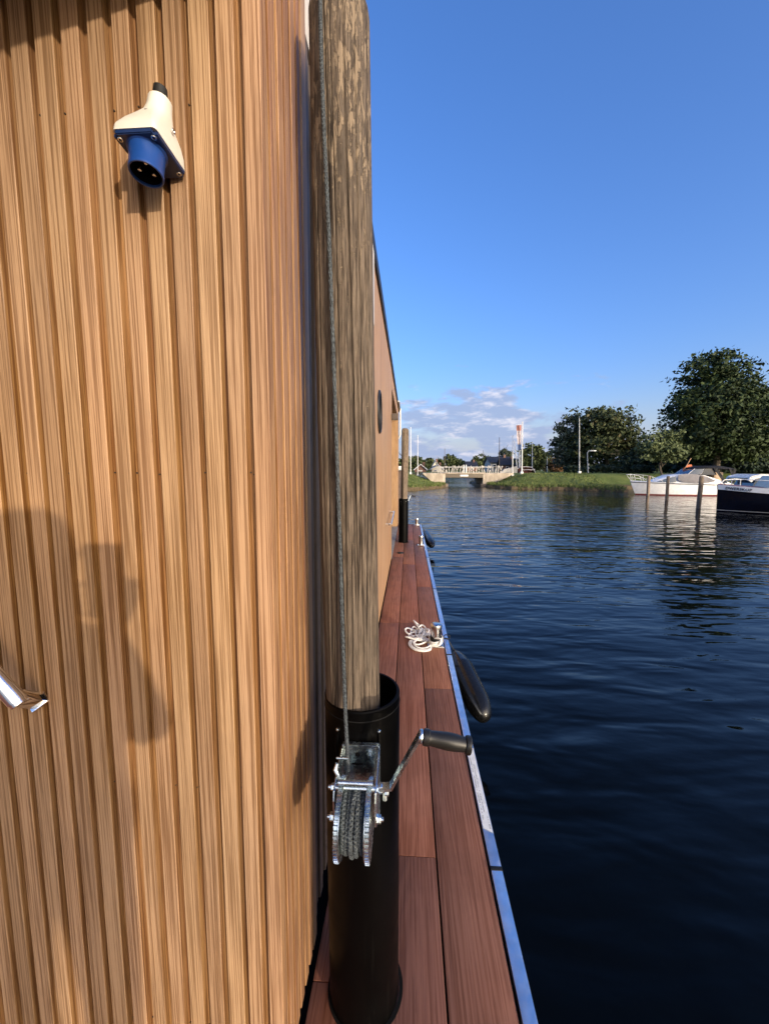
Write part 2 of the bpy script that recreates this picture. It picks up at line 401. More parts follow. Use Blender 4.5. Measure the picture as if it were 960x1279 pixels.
def foliage(name, dark, light, warm=None):
    m, t, p = new_mat(name)
    a = t.nodes.new('ShaderNodeAttribute'); a.attribute_name = 'rnd'
    n = noise(t, scaled(t, (0.55, 0.55, 0.55)), 1.0, 3)
    f = mth(t, 'ADD', mth(t, 'MULTIPLY', a.outputs['Fac'], 0.55), mth(t, 'MULTIPLY', ramp(t, n, 0.35, 0.65), 0.45))
    c = mixc(t, f, dark, light)
    if warm: c = mixc(t, ramp(t, a.outputs['Fac'], 0.86, 0.95, 0, 0.7), c, warm)
    t.links.new(c, p.inputs['Base Color']); p.inputs['Roughness'].default_value = 0.6; p.inputs['Specular IOR Level'].default_value = 0.18
    return m
M['leaf_dark'] = foliage('lime_leaves', (0.008, 0.016, 0.007), (0.060, 0.088, 0.028))
M['leaf_mid'] = foliage('maple_leaves', (0.020, 0.032, 0.013), (0.085, 0.105, 0.038))
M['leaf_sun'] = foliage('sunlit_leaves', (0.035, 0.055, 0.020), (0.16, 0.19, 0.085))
M['leaf_pale'] = foliage('willow_leaves', (0.030, 0.042, 0.030), (0.10, 0.12, 0.078))
M['leaf_olive'] = foliage('olive_leaves', (0.020, 0.031, 0.013), (0.078, 0.094, 0.038), (0.15, 0.115, 0.06))
M['leaf_rust'] = foliage('rust_leaves', (0.04, 0.03, 0.012), (0.14, 0.07, 0.03))
M['leaf_hedge'] = foliage('hedge_leaves', (0.008, 0.018, 0.012), (0.035, 0.055, 0.030))
M['bark'] = plain('bark', (0.075, 0.062, 0.048), 0.9, 0, 0.3, 3, 0.2, bmp=0.02, bs=12)
M['grass'] = foliage('grass_blades', (0.060, 0.092, 0.024), (0.145, 0.175, 0.052), (0.22, 0.19, 0.085))

# ------------------------------------------------------------------ ground and water
shore = [(-200, 30), (-40, 31), (-8, 33.0), (0.5, 35.4), (2.6, 38.5), (3.8, 42.0), (4.4, 44.2), (4.4, 58), (1.0, 70), (0.0, 170),
         (22, 170), (15, 70), (8.75, 58), (8.75, 44.2), (8.3, 41.8), (10.3, 38.9), (14.4, 37.4), (17.2, 35.4), (18.2, 33.6), (19.0, 34.5), (19.6, 40.0),
         (30, 41.5), (70, 42), (200, 42), (200, -200), (-200, -200)]
def sdf(x, y):
    P_ = np.array(shore); d = np.full(x.shape, 1e9); ins = np.zeros(x.shape, bool)
    for i in range(len(P_)):
        a, b = P_[i], P_[(i + 1) % len(P_)]; e = b - a
        t = np.clip(((x - a[0]) * e[0] + (y - a[1]) * e[1]) / (e @ e), 0, 1)
        d = np.minimum(d, np.hypot(x - a[0] - t * e[0], y - a[1] - t * e[1]))
        c = (a[1] > y) != (b[1] > y)
        with np.errstate(divide='ignore', invalid='ignore'):
            xi = a[0] + (y - a[1]) / (b[1] - a[1] + 1e-12) * e[0]
        ins ^= c & (x < xi)
    return np.where(ins, -d, d)
def land_z(x, y):
    d = sdf(x, y)
    wob = 0.10 * np.sin(x * 1.7 + y * 0.9) + 0.07 * np.sin(x * 3.9 - y * 2.3 + 1)
    d2 = d + wob
    s = np.clip((d2 - 0.2) / 5.0, 0, 1); s = s * s * (3 - 2 * s)
    rise = 0.25 + 1.16 * s + 0.05 * np.sin(x * 0.9) * np.cos(y * 0.8) * s
    edge = np.clip(d2 / 0.22, 0, 1)
    far = np.clip((y - 60) / 200, 0, 1) * 0.2
    return np.where(d2 < 0, -1.6, -0.72 + (0.28 + rise) * edge ** 0.5 + far)
gx = np.unique(np.concatenate([np.linspace(-2200, -40, 14), np.arange(-40, -2, 1.2), np.arange(-2, 22, 0.16), np.arange(22, 60, 0.8), np.linspace(60, 2200, 14)]))
gy = np.unique(np.concatenate([np.linspace(-2200, 25, 10), np.arange(29, 50, 0.22), np.arange(50, 90, 1.5), np.linspace(90, 3500, 18)]))
X_, Y_ = np.meshgrid(gx, gy); Z_ = land_z(X_, Y_)
nx, ny = len(gx), len(gy)
idx = np.arange(nx * ny).reshape(ny, nx)
faces = np.stack([idx[:-1, :-1], idx[:-1, 1:], idx[1:, 1:], idx[1:, :-1]], -1).reshape(-1, 4)
gme = bpy.data.meshes.new('ground'); gme.from_pydata(np.stack([X_, Y_, Z_], -1).reshape(-1, 3).tolist(), [], faces.tolist())
gme.polygons.foreach_set('use_smooth', [True] * len(gme.polygons))
def ground_mat():
    m, t, p = new_mat('meadow')
    v = scaled(t, (1, 1, 1)); n = noise(t, v, 0.35, 5, 0.6); n2 = noise(t, v, 3.5, 5, 0.7)
    c = mixc(t, ramp(t, n, 0.35, 0.65), (0.078, 0.112, 0.028), (0.135, 0.170, 0.050))
    c = mixc(t, ramp(t, n2, 0.45, 0.7, 0, 0.6), c, (0.15, 0.145, 0.058))
    g = t.nodes.new('ShaderNodeNewGeometry'); s = t.nodes.new('ShaderNodeSeparateXYZ'); t.links.new(g.outputs['Position'], s.inputs[0])
    soil_shade = mixc(t, n2, (0.05, 0.038, 0.024), (0.17, 0.13, 0.075))
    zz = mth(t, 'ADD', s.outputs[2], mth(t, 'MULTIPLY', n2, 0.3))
    c = mixc(t, ramp(t, zz, -0.10, 0.12, 1, 0), c, soil_shade)  # low bank edge: earth brown, with its shaded face put into the colour
    t.links.new(c, p.inputs['Base Color']); p.inputs['Roughness'].default_value = 0.95; p.inputs['Specular IOR Level'].default_value = 0.1
    bump(t, p, n2, 0.12); return m
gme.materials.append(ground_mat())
go = bpy.data.objects.new('ground', gme); COL.objects.link(go); tag(go, kind='structure')

def water_mat():
    m, t, p = new_mat('canal_water')
    p.inputs['Base Color'].default_value = (0.0010, 0.0016, 0.0022, 1); p.inputs['Roughness'].default_value = 0.025
    p.inputs['IOR'].default_value = 1.333; p.inputs['Specular Tint'].default_value = (0.36, 0.33, 0.30, 1)
    def nz(sx_, sy_, rot, sc, det, rough, dist=0.0):
        c = t.nodes.new('ShaderNodeTexCoord'); mp = t.nodes.new('ShaderNodeMapping')
        mp.inputs['Scale'].default_value = (sx_, sy_, 1); mp.inputs['Rotation'].default_value = (0, 0, R(rot))
        t.links.new(c.outputs['Object'], mp.inputs[0])
        return noise(t, mp.outputs[0], sc, det, rough, dist)
    a = nz(0.34, 1.0, 12, 1.5, 2.0, 0.45, 0.35)
    b = nz(0.36, 1.0, -14, 3.2, 2.0, 0.5, 0.35)
    c = nz(0.5, 1.0, 6, 8.5, 2.0, 0.5)
    s = nz(0.6, 0.6, 0, 0.11, 2.0, 0.5)
    gp_ = t.nodes.new('ShaderNodeNewGeometry'); gs = t.nodes.new('ShaderNodeSeparateXYZ'); t.links.new(gp_.outputs['Position'], gs.inputs[0])
    gain = mth(t, 'MULTIPLY', ramp(t, s, 0.35, 0.65, 0.42, 1.3), ramp(t, gs.outputs[1], 30, 62, 1.0, 0.6))   # calmer inside the narrow canal mouth
    h = mth(t, 'ADD', mth(t, 'MULTIPLY', a, 0.060), mth(t, 'ADD', mth(t, 'MULTIPLY', b, 0.060), mth(t, 'MULTIPLY', c, 0.0060)))
    bump(t, p, mth(t, 'MULTIPLY', h, gain), 1.0)
    return m
MB().add([(-500, -300, -0.5), (500, -300, -0.5), (500, 300, -0.5), (-500, 300, -0.5)], [[0, 1, 2, 3]]).build('water', water_mat(), smooth=False)
tag(bpy.data.objects['water'], kind='structure')

# grass growing on both banks (nobody could count it)
def grass_on(n, x0, x1, y0, y1, hmin, hmax, seed):
    r = np.random.default_rng(seed)
    x = r.uniform(x0, x1, n * 3); y = r.uniform(y0, y1, n * 3); d = sdf(x, y)
    k = (d > 0.12) & (r.random(n * 3) < np.where(d < 1.2, 1.0, 0.35)); x, y, d = x[k][:n], y[k][:n], d[k][:n]
    z = land_z(x, y); m = len(x)
    h = r.uniform(hmin, hmax, m) * np.where(d < 0.9, 1.35, 0.7); a = r.uniform(0, 2 * PI, m); w = 0.035
    lean = r.normal(0, 0.10, (m, 2))
    p0 = np.stack([x - np.cos(a) * w, y - np.sin(a) * w, z - 0.03], 1); p1 = np.stack([x + np.cos(a) * w, y + np.sin(a) * w, z - 0.03], 1)
    p2 = np.stack([x + lean[:, 0], y + lean[:, 1], z + h], 1)
    V = np.stack([p0, p1, p2], 1).reshape(-1, 3); return V, m
V1, m1 = grass_on(9000, 8.3, 20.5, 33.5, 46, 0.08, 0.26, 1); V2, m2 = grass_on(5000, -3, 4.4, 33, 48, 0.08, 0.24, 2)
V = np.concatenate([V1, V2]); m = m1 + m2
me = bpy.data.meshes.new('bank_grass'); me.from_pydata(V.tolist(), [], np.arange(m * 3).reshape(-1, 3).tolist()); me.materials.append(M['grass'])
me.attributes.new('rnd', 'FLOAT', 'FACE').data.foreach_set('value', rng.random(m))
o = bpy.data.objects.new('bank_grass', me); COL.objects.link(o); tag(o, 'green and straw grass growing along both canal banks', 'grass', kind='stuff')

# ------------------------------------------------------------------ houseboat
YE = 0.67                     # front face of the end wall
XS = -0.25                    # front face of the side wall
boat = thing('houseboat', (-2.2, 5.0, -0.5), 'timber clad houseboat with vertical slats and a red brown hardwood side deck', 'houseboat')
def slat_profile(u0, u1, pitch, gap, depth, seed):
    """list of (u, depth, rnd) corners for a ribbed sheet; faces between consecutive points"""
    r = random.Random(seed); out = []; u = u0
    while u < u1 - 1e-6:
        rn = r.random(); g = gap * r.uniform(0.78, 1.2); w = min(pitch * r.uniform(0.95, 1.05), u1 - u)
        e = u + w - g; b = 0.0016
        out += [(u, depth, rn), (u + 0.0004, b, rn), (u + b, 0, rn)]
        if r.random() < 0.22:                                   # a tongue-and-groove seam down some slats
            s_ = u + (w - g) * r.choice((0.3, 0.68)); out += [(s_, 0, rn), (s_ + 0.0006, 0.002, rn), (s_ + 0.0012, 0.002, rn + 0.001), (s_ + 0.0018, 0, rn + 0.001)]
        out += [(e - b, 0, rn), (e - 0.0004, b, rn), (e, depth, rn), (u + w, depth, rn + 0.0005)]
        u += w
    return out
def ribbed(prof, place, z0, z1):
    mb = MB()
    for (a, b) in zip(prof[:-1], prof[1:]):
        p = [place(a[0], a[1], z0), place(b[0], b[1], z0), place(b[0], b[1], z1), place(a[0], a[1], z1)]
        if (Vector(p[0]) - Vector(p[1])).length < 1e-7: continue
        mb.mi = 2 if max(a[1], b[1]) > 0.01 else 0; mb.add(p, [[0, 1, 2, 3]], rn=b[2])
    mb.mi = 0
    return mb
ZB, ZT = 0.028, 2.80
# end wall: slats counted leftwards from the corner
pr = slat_profile(0, 3.4, 0.0426, 0.0122, 0.0135, 3)
mb = ribbed(pr, lambda u, d, z: (XS - u, YE + d, z), ZB, ZT)
screws = MB()
ends = []
u = 0
for (a, b) in zip(pr[:-1], pr[1:]):
    if b[1] == a[1] and b[1] > 0.01: ends.append((a[0] + b[0]) / 2)
for z in (0.16, 0.72, 1.345, 1.95, 2.5):
    for e in ends:
        if random.random() < 0.5:
            mb.mi = 1; c = (XS - e - 0.0035, YE + 0.0128, z + random.uniform(-0.003, 0.003))
            mb.lathe([(0.0, -0.0010), (0.0015, -0.001), (0.0018, 0.0012)], c, 'Y', 8); mb.mi = 0
endw = mb.build('end_wall', [M['clad'], plain('screw_heads', (0.05, 0.04, 0.035), 0.4, 0.5), M['clad_edge_shade']], boat, ang=25, fixn=False, lean=True)
# side wall near the corner
pr = slat_profile(0, 0.243, 0.0426, 0.0122, 0.0135, 12)
ribbed(pr, lambda u, d, z: (XS - d, YE + u, z), ZB, ZT).build('side_wall', [M['clad_red'], M['clad'], M['clad_edge_shade']], boat, ang=25, fixn=False, lean=True)
MB().box((XS - 0.03, YE + 0.243, ZB), (XS + 0.001, YE + 0.283, ZT), 0.002).build('corner_batten', M['clad'], boat, lean=True)
# tall window in the side wall, mostly behind the near pile
wf = MB()
y = YE + 0.283
for k, (w, dx) in enumerate(((0.034, -0.004), (0.034, -0.010), (0.040, -0.004), (0.040, -0.012), (0.05, -0.006))):
    wf.box((XS - 0.06, y, ZB + 0.03), (XS + dx, y + w - 0.007, 2.32), 0.0015); y += w
wf.box((XS - 0.06, y, ZB + 0.03), (XS - 0.006, 2.72, 0.10), 0.0015); wf.box((XS - 0.06, y, 2.25), (XS - 0.006, 2.72, 2.32), 0.0015)
wf.box((XS - 0.06, 2.64, 0.10), (XS - 0.006, 2.72, 2.25), 0.0015)
win = wf.build('window', M['frame'], boat, lean=True)
MB().box((XS - 0.045, y, 0.10), (XS - 0.035, 2.64, 2.25)).build('pane', M['glass'], win, lean=True)
MB().box((XS - 0.06, YE + 0.284, 2.323), (XS - 0.003, 2.718, ZT), 0.002).build('fascia_panel', plain('pale_fascia', (0.50, 0.47, 0.43), 0.6), boat, lean=True)
# side wall beyond the window: flush boarding with fine joints
REC0, REC1, YEND = 5.76, 9.05, 9.75
for (a, b, s_) in ((2.72, REC0, 6), (REC1, YEND, 8)):
    mb = ribbed(slat_profile(0, b - a, 0.14, 0.004, 0.008, s_), lambda u, d, z, a=a: (XS - d, a + u, z), ZB, ZT)
    o_ = mb.build('side_wall', M['clad_far'], boat, ang=25, fixn=False)
    if s_ == 6: SW = o_
# entrance recess: far cheek, back, threshold, lintel
rc = MB(); XR = XS - 0.75
rc.rn = .3; rc.box((XR, REC1 - 0.02, ZB), (XS - 0.001, REC1, ZT)); rc.rn = .7; rc.box((XR, REC0 + .001, ZB), (XS - 0.009, REC0 + 0.02, ZT))
build_each(rc, 'recess_lining', M['clad'], boat)
MB().box((XR - 0.02, REC0 + 0.02, ZB), (XR, REC1 - 0.02, ZT)).build('entrance_door', M['frame'], boat)
MB().box((XR, REC0 + 0.02, 0.002), (XS + 0.004, REC1 - 0.02, 0.03), 0.004).build('threshold', plain('grey_threshold', (0.16, 0.16, 0.165), 0.6), boat)
MB().box((XR, REC0 + 0.02, 2.55), (XS - 0.002, REC1 - 0.02, ZT)).build('recess_lintel', M['clad_far'], boat)
# core, roof and roof trim
core = MB(); core.box((-4.4, YE + 0.019, 0.0), (XS - 0.8, YEND - 0.01, 2.79)); core.box((XS - 0.8, YE + 0.019, 0.005), (XS - 0.062, YE + 0.24, 2.79)); core.box((XS - 0.8, 2.725, 0.005), (XS - 0.016, REC0 - 0.002, 2.79)); core.box((XS - 0.8, REC1 + 0.002, 0.005), (XS - 0.016, YEND - 0.002, 2.79))
core.build('inner_wall', M['blackgap'], boat)
rf = MB().box((-4.5, YE - 0.03, 2.802), (XS + 0.004, YEND + 0.03, 2.87), 0.006).build('roof', M['trimblack'], boat)
MB().box((XS + 0.0045, YE - 0.035, 2.785), (XS + 0.018, YEND + 0.035, 2.878), 0.003).build('roof_trim', M['trimblack'], rf)
# flat canopy over the end terrace, outside the picture: its edge shades the top left of the wall
cz = at(0, 65, Y=YE); cz2 = at(192, 0, Y=YE)
slope_ok = cz
xe = -0.26; zc = cz.z + (xe - cz.x) * 0.215; gr = sun_dir.z / -sun_dir.y - 0.215 * sun_dir.x / -sun_dir.y
cn_ = MB(); ts = lambda y: zc - gr * (y - YE); cn_.prism([(-2.6, YE - 1.6, ts(YE - 1.6)), (-2.6, YE - .002, ts(YE)), (-2.6, YE - .002, ts(YE) + .07), (-2.6, YE - 1.6, ts(YE - 1.6) + .07)], (0, 0, 0), (xe + 2.6, 0, 0), 0.004)
cn_.build('canopy', M['trimblack'], boat)
# round window
ph = MB(); pc = at(473.3, 515, X=XS); c0 = (XS + 0.002, pc.y - 0.02, pc.z)
ph.lathe([(0.155, -0.004), (0.155, 0.012), (0.165, 0.016), (0.176, 0.012), (0.178, -0.004)], c0, 'X', 40)
pw = ph.build('round_window', M['trimblack'], boat)
MB().lathe([(0.0001, 0.002), (0.154, 0.002)], c0, 'X', 40).build('pane', M['glass'], pw)
# rear-edge details: gutter brackets and cable along the roof end
gt = MB(); gt.tube([(XS + 0.035, 8.3, 2.80), (XS + 0.035, 9.6, 2.80)], 0.02, 8); gt.tube([(XS + 0.05, 9.3, 2.80), (XS + 0.05, 9.3, 2.2), (XS + 0.01, 9.3, 2.1)], 0.02, 8)
build_each(gt, 'downpipe', M['polegrey'], boat)

# deck
DX = [(-0.244, -0.0745), (-0.0685, 0.1035), (0.1095, 0.280)]
Yd = lambda px, py: at(px, py, Z=0).y
cuts = [[-2.5, Yd(395, 1226), 3.3, 5.9, 8.0, 9.62], [-2.5, Yd(520, 1070), Yd(505, 778), 5.45, 7.4, 9.62], [-2.5, -0.4, Yd(545, 860), Yd(530, 733), 6.9, 9.62]]
dk = MB()
for (x0, x1), cs in zip(DX, cuts):
    for a, b in zip(cs[:-1], cs[1:]):
        dk.rn = random.random(); dk.box((x0, a + 0.001, -0.028), (x1, b - 0.001, 0.0), 0.0022)
x = -0.244
while x > -3.0:                                                    # terrace in front of the end wall
    dk.rn = random.random(); dk.box((x - 0.176, -2.5, -0.028), (x - 0.006, YE - 0.015, -0.0002), 0.0022); x -= 0.176
deck = dk.build('deck', M['deck'], boat)
pn = MB(); pn.box((-4.4, -2.55, -0.95), (0.283, YEND + 0.0, -0.034)); pn.box((0.2835, -2.55, -0.95), (0.315, YEND, -0.05)); pn.build('hull', M['blackgap'], boat)
ed = MB(); js = [-2.5, 1.19, 2.72, 4.3, 5.9, 7.5, 9.0, 9.70]
for a, b in zip(js[:-1], js[1:]): ed.box((0.288, a + 0.006, -0.11), (0.326, b - 0.006, 0.004), 0.003)
edge = build_each(ed, 'edge_rail', M['alu'], boat)[0]
jn = MB()
for j in js[1:-1]: jn.box((0.2875, j - 0.0065, -0.115), (0.3268, j + 0.0065, 0.0052), 0.001)
build_each(jn, 'joint_strip', M['rubber'], edge)
# label stuck along the rail
ya, yb = at(618, 1040, Z=0.004).y, at(592, 935, Z=0.004).y
st = MB(); st.add([(0.291, ya + 0.014, 0.0052), (0.3235, ya - 0.004, 0.0052), (0.3235, yb, 0.0052), (0.291, yb, 0.0052)], [[0, 1, 2, 3]])
stk = st.build('label_sticker', M['sticker'], edge, smooth=False)
ik = MB(); rr = random.Random(4)
for row, (xr, y0_, y1_) in enumerate(((0.2985, ya + 0.05, yb - 0.02), (0.3075, ya + 0.08, yb - 0.10), (0.317, ya + 0.012, ya + 0.06))):
    y = y0_
    while y < y1_:
        w = rr.uniform(0.0022, 0.0045)
        if rr.random() < 0.78:
            h = rr.uniform(0.0028, 0.0042)
            ik.add([(xr - h / 2, y, 0.0058), (xr + h / 2, y, 0.0058), (xr + h / 2, y + 0.0012, 0.0058), (xr - h / 2, y + 0.0012, 0.0058)], [[0, 1, 2, 3]])
            x_ = xr + rr.choice((-h / 2, h / 2 - 0.001, -0.0005))
            ik.add([(x_, y + 0.0012, 0.0058), (x_ + 0.001, y + 0.0012, 0.0058), (x_ + 0.001, y + w, 0.0058), (x_, y + w, 0.0058)], [[0, 1, 2, 3]])
        y += w + 0.0018
ik.build('print', M['ink'], stk, smooth=False)

# ------------------------------------------------------------------ grab rails
def grab_rail(name, foot, top, off, n, label):
    """foot/top: world points on the wall; off: vector off the wall"""
    o = thing(name, foot, label, 'grab rail', 'chrome grab rails on the houseboat')
    off = Vector(off); a, b = Vector(foot) + off, Vector(top) + off; d = (b - a).normalized()
    mb = MB(); mb.tube([a - d * 0.012, a - d * 0.011, b + d * 0.03], [0.0125, 0.0135, 0.0135], 24)
    bar = mb.build('bar', M['chrome'], o)
    mb = MB(); mb.tube([a - d * 0.004, a + d * 0.03], 0.0150, 24); mb.build('ring_band', M['chrome'], bar)
    side = off.normalized().cross(d).normalized(); dp = side.cross(off.normalized()) * -1
    for p in (Vector(foot), Vector(top)):
        bk = MB(); q = p + d * 0.004; w = 0.0115
        mtx = Matrix.Translation(q) @ Matrix((side, dp, off.normalized())).transposed().to_4x4()
        bk.box((-w, -w, 0.0), (w, w, off.length - 0.004), 0.002, mtx)
        bk.box((-w * 1.35, -w * 1.35, 0.0), (w * 1.35, w * 1.35, 0.005), 0.0015, mtx)
        br = bk.build('bracket', M['chrome'], o)
        sc = MB(); sc.lathe([(0.0001, 0), (0.0045, 0), (0.0048, -0.003)], mat=mtx @ Matrix.Translation((w + 0.0006, 0, off.length * 0.55)) @ Matrix.Rotation(R(90), 4, 'Y'), n=12); sc.build('grub_screw', M['blackgap'], br)
    return o
fA = at(50, 877, Y=YE); oA = at(20, 874, Y=YE - 0.05) - fA; grab_rail('grab_rail', fA, at(-70, 735, Y=YE), oA, 0, 'chrome grab rail at the left edge, slanting up across the slatted end wall')
f0 = at(482, 655, X=XS); grab_rail('grab_rail', (XS, f0.y, f0.z), (XS, f0.y + 0.85, f0.z + 0.05), (0.055, 0, 0), 0, 'small far chrome grab rail on the side wall before the entrance recess')

# ------------------------------------------------------------------ wall lamp on the side wall
lp = at(488, 523, X=XS); lamp = thing('wall_lamp', (XS, lp.y, lp.z), 'dark square wall lamp sticking out of the side wall above the recess edge', 'wall lamp')
yl = REC0 - 0.12
mb = MB(); zl = at(490, 523, X=XS + 0.05).z; zl = H + (588 - 523) / 480 * yl
lamp.location = (XS, yl, zl)
mb.box((XS + 0.004, yl - 0.05, zl - 0.04), (XS + 0.095, yl + 0.05, zl + 0.045), 0.004).build('housing', M['frame'], lamp)
MB().box((XS + 0.0, yl - 0.03, zl - 0.03), (XS + 0.004, yl + 0.03, zl + 0.03)).build('back_plate', M['frame'], lamp)
MB().box((XS + 0.02, yl - 0.035, zl - 0.043), (XS + 0.08, yl + 0.035, zl - 0.0402)).build('lens', M['sticker'], lamp)

# ------------------------------------------------------------------ mooring piles and sleeves
def pile_mesh(c, r0, r1, z0, z1, lean, seed, n=96, nz=180, wob=0.0022):
    r = random.Random(seed); ph = [r.uniform(0, 6.28) for _ in range(12)]
    vs = []; fs = []
    dome = 0.05
    zs = [z0 + (z1 - dome - z0) * i / nz for i in range(nz + 1)] + [z1 - dome + dome * math.sin(a) for a in (0.35, 0.7, 1.0, 1.25, 1.45)]
    for i, z in enumerate(zs):
        t = (z - z0) / (z1 - z0); rad = r0 + (r1 - r0) * t
        if i > nz: rad *= (1 - 0.75 * (1 - math.cos((0.35, 0.7, 1.0, 1.25, 1.45)[i - nz - 1])))
        for j in range(n):
            a = 2 * PI * j / n
            d = wob * (math.sin(3 * a + ph[0] + z * 1.2) + 0.7 * math.sin(5 * a + ph[1] - z * 2) + 0.5 * math.sin(a + z * 4 + ph[2]) + 0.12 * math.sin(17 * a + ph[3] + 0.6 * math.sin(z * 3)) + 0.08 * math.sin(29 * a + ph[4] + z))
            for (a0, dep, wd, zc, zh) in CR.get(seed, []):
                da = (a - a0 - 0.10 * math.sin(z * 2.3 + a0) + PI) % (2 * PI) - PI
                k = max(0.0, 1 - ((z - zc) / zh) ** 2)
                d -= dep * k * math.exp(-(da / wd) ** 2)
            x = c[0] + lean[0] * t + (rad + d) * math.cos(a); y = c[1] + lean[1] * t + (rad + d) * math.sin(a)
            vs.append((x, y, z))
    m = len(zs)
    for i in range(m - 1):
        for j in range(n): fs.append([i * n + j, i * n + (j + 1) % n, (i + 1) * n + (j + 1) % n, (i + 1) * n + j])
    fs.append([(m - 1) * n + j for j in range(n)]); fs.append(list(range(n))[::-1])
    return MB().add(vs, fs)
CR = {1: [(-1.25, 0.006, 0.030, 1.55, 0.75), (-1.75, 0.004, 0.025, 1.75, 0.55), (-0.85, 0.004, 0.025, 1.9, 0.4), (-2.2, 0.005, 0.03, 1.2, 0.4), (-1.45, 0.005, 0.022, 0.95, 0.35), (-1.05, 0.005, 0.020, 1.25, 0.5), (-0.55, 0.005, 0.022, 1.45, 0.6), (-1.95, 0.005, 0.020, 2.0, 0.35), (-2.45, 0.004, 0.02, 1.6, 0.5), (-1.62, 0.006, 0.02, 1.15, 0.3)]}
PIX, PIY = -0.107, 0.867     # sleeve axis
t = pile_mesh((-0.106, 0.853), 0.0665, 0.0592, -1.5, 2.285, (-0.038, 0.002), 1, 260).build('mooring_pile', M['pile'])
tag(t, 'tall weathered round timber pile standing in the black sleeve near the corner', 'pile', 'timber piles along the side deck')
def sleeve(cx, cy, label):
    o = thing('pile_sleeve', (cx, cy, 0), label, 'steel sleeve', 'black pile sleeves on the side deck')
    MB().lathe([(0.081, -0.5), (0.081, 0.823), (0.0825, 0.826), (0.0875, 0.826), (0.0895, 0.8235), (0.0895, -0.5)], (cx, cy, 0), 'Z', 96).build('tube', M['black'], o)
    rim = MB(); rim.lathe([(0.0894, 0.8015), (0.0905, 0.803), (0.0905, 0.8035), (0.0894, 0.805)], (cx, cy, 0), 'Z', 96)
    rim.lathe([(0.090, 0.0005), (0.090, 0.0025), (0.0985, 0.0025), (0.0985, 0.0005)], (cx + 0.003, cy + 0.002, 0), 'Z', 96)  # dark ring laid on the deck stands in for the open hole
    build_each(rim, 'ring_band', M['blackgap'], o)
    lug = MB()                                             # lifting bow welded on the front of the sleeve
    pts = [(cx - 0.046, cy - 0.0785, 0.772), (cx - 0.048, cy - 0.085, 0.74), (cx - 0.044, cy - 0.089, 0.716), (cx, cy - 0.096, 0.712), (cx + 0.044, cy - 0.089, 0.716), (cx + 0.048, cy - 0.085, 0.74), (cx + 0.046, cy - 0.0785, 0.772)]
    lug.tube(pts, 0.0032, 8); lug.build('hook_bow', M['black'], o)
    bh = MB()
    for s in (-1, 1): bh.lathe([(0.0001, -0.004), (0.003, -0.003), (0.004, 0.0)], (cx + s * 0.046, cy - 0.0775, 0.777), 'Y', 12)
    build_each(bh, 'bolt_head', M['zinc'], o)
    return o
sleeve(PIX, PIY, 'black steel pile sleeve close to the camera with the winch bolted on its front')
s2 = at(503.5, 677, Z=0)
t = pile_mesh((s2.x + 0.008, s2.y, 0), 0.066, 0.062, -1.5, 2.12, (0.01, 0), 2, 32, 60, 0.006).build('mooring_pile', M['pile_far'])
tag(t, 'distant tan timber pile at the far end of the side deck', 'pile', 'timber piles along the side deck')
sleeve(s2.x, s2.y, 'distant black pile sleeve near the far end of the side deck')

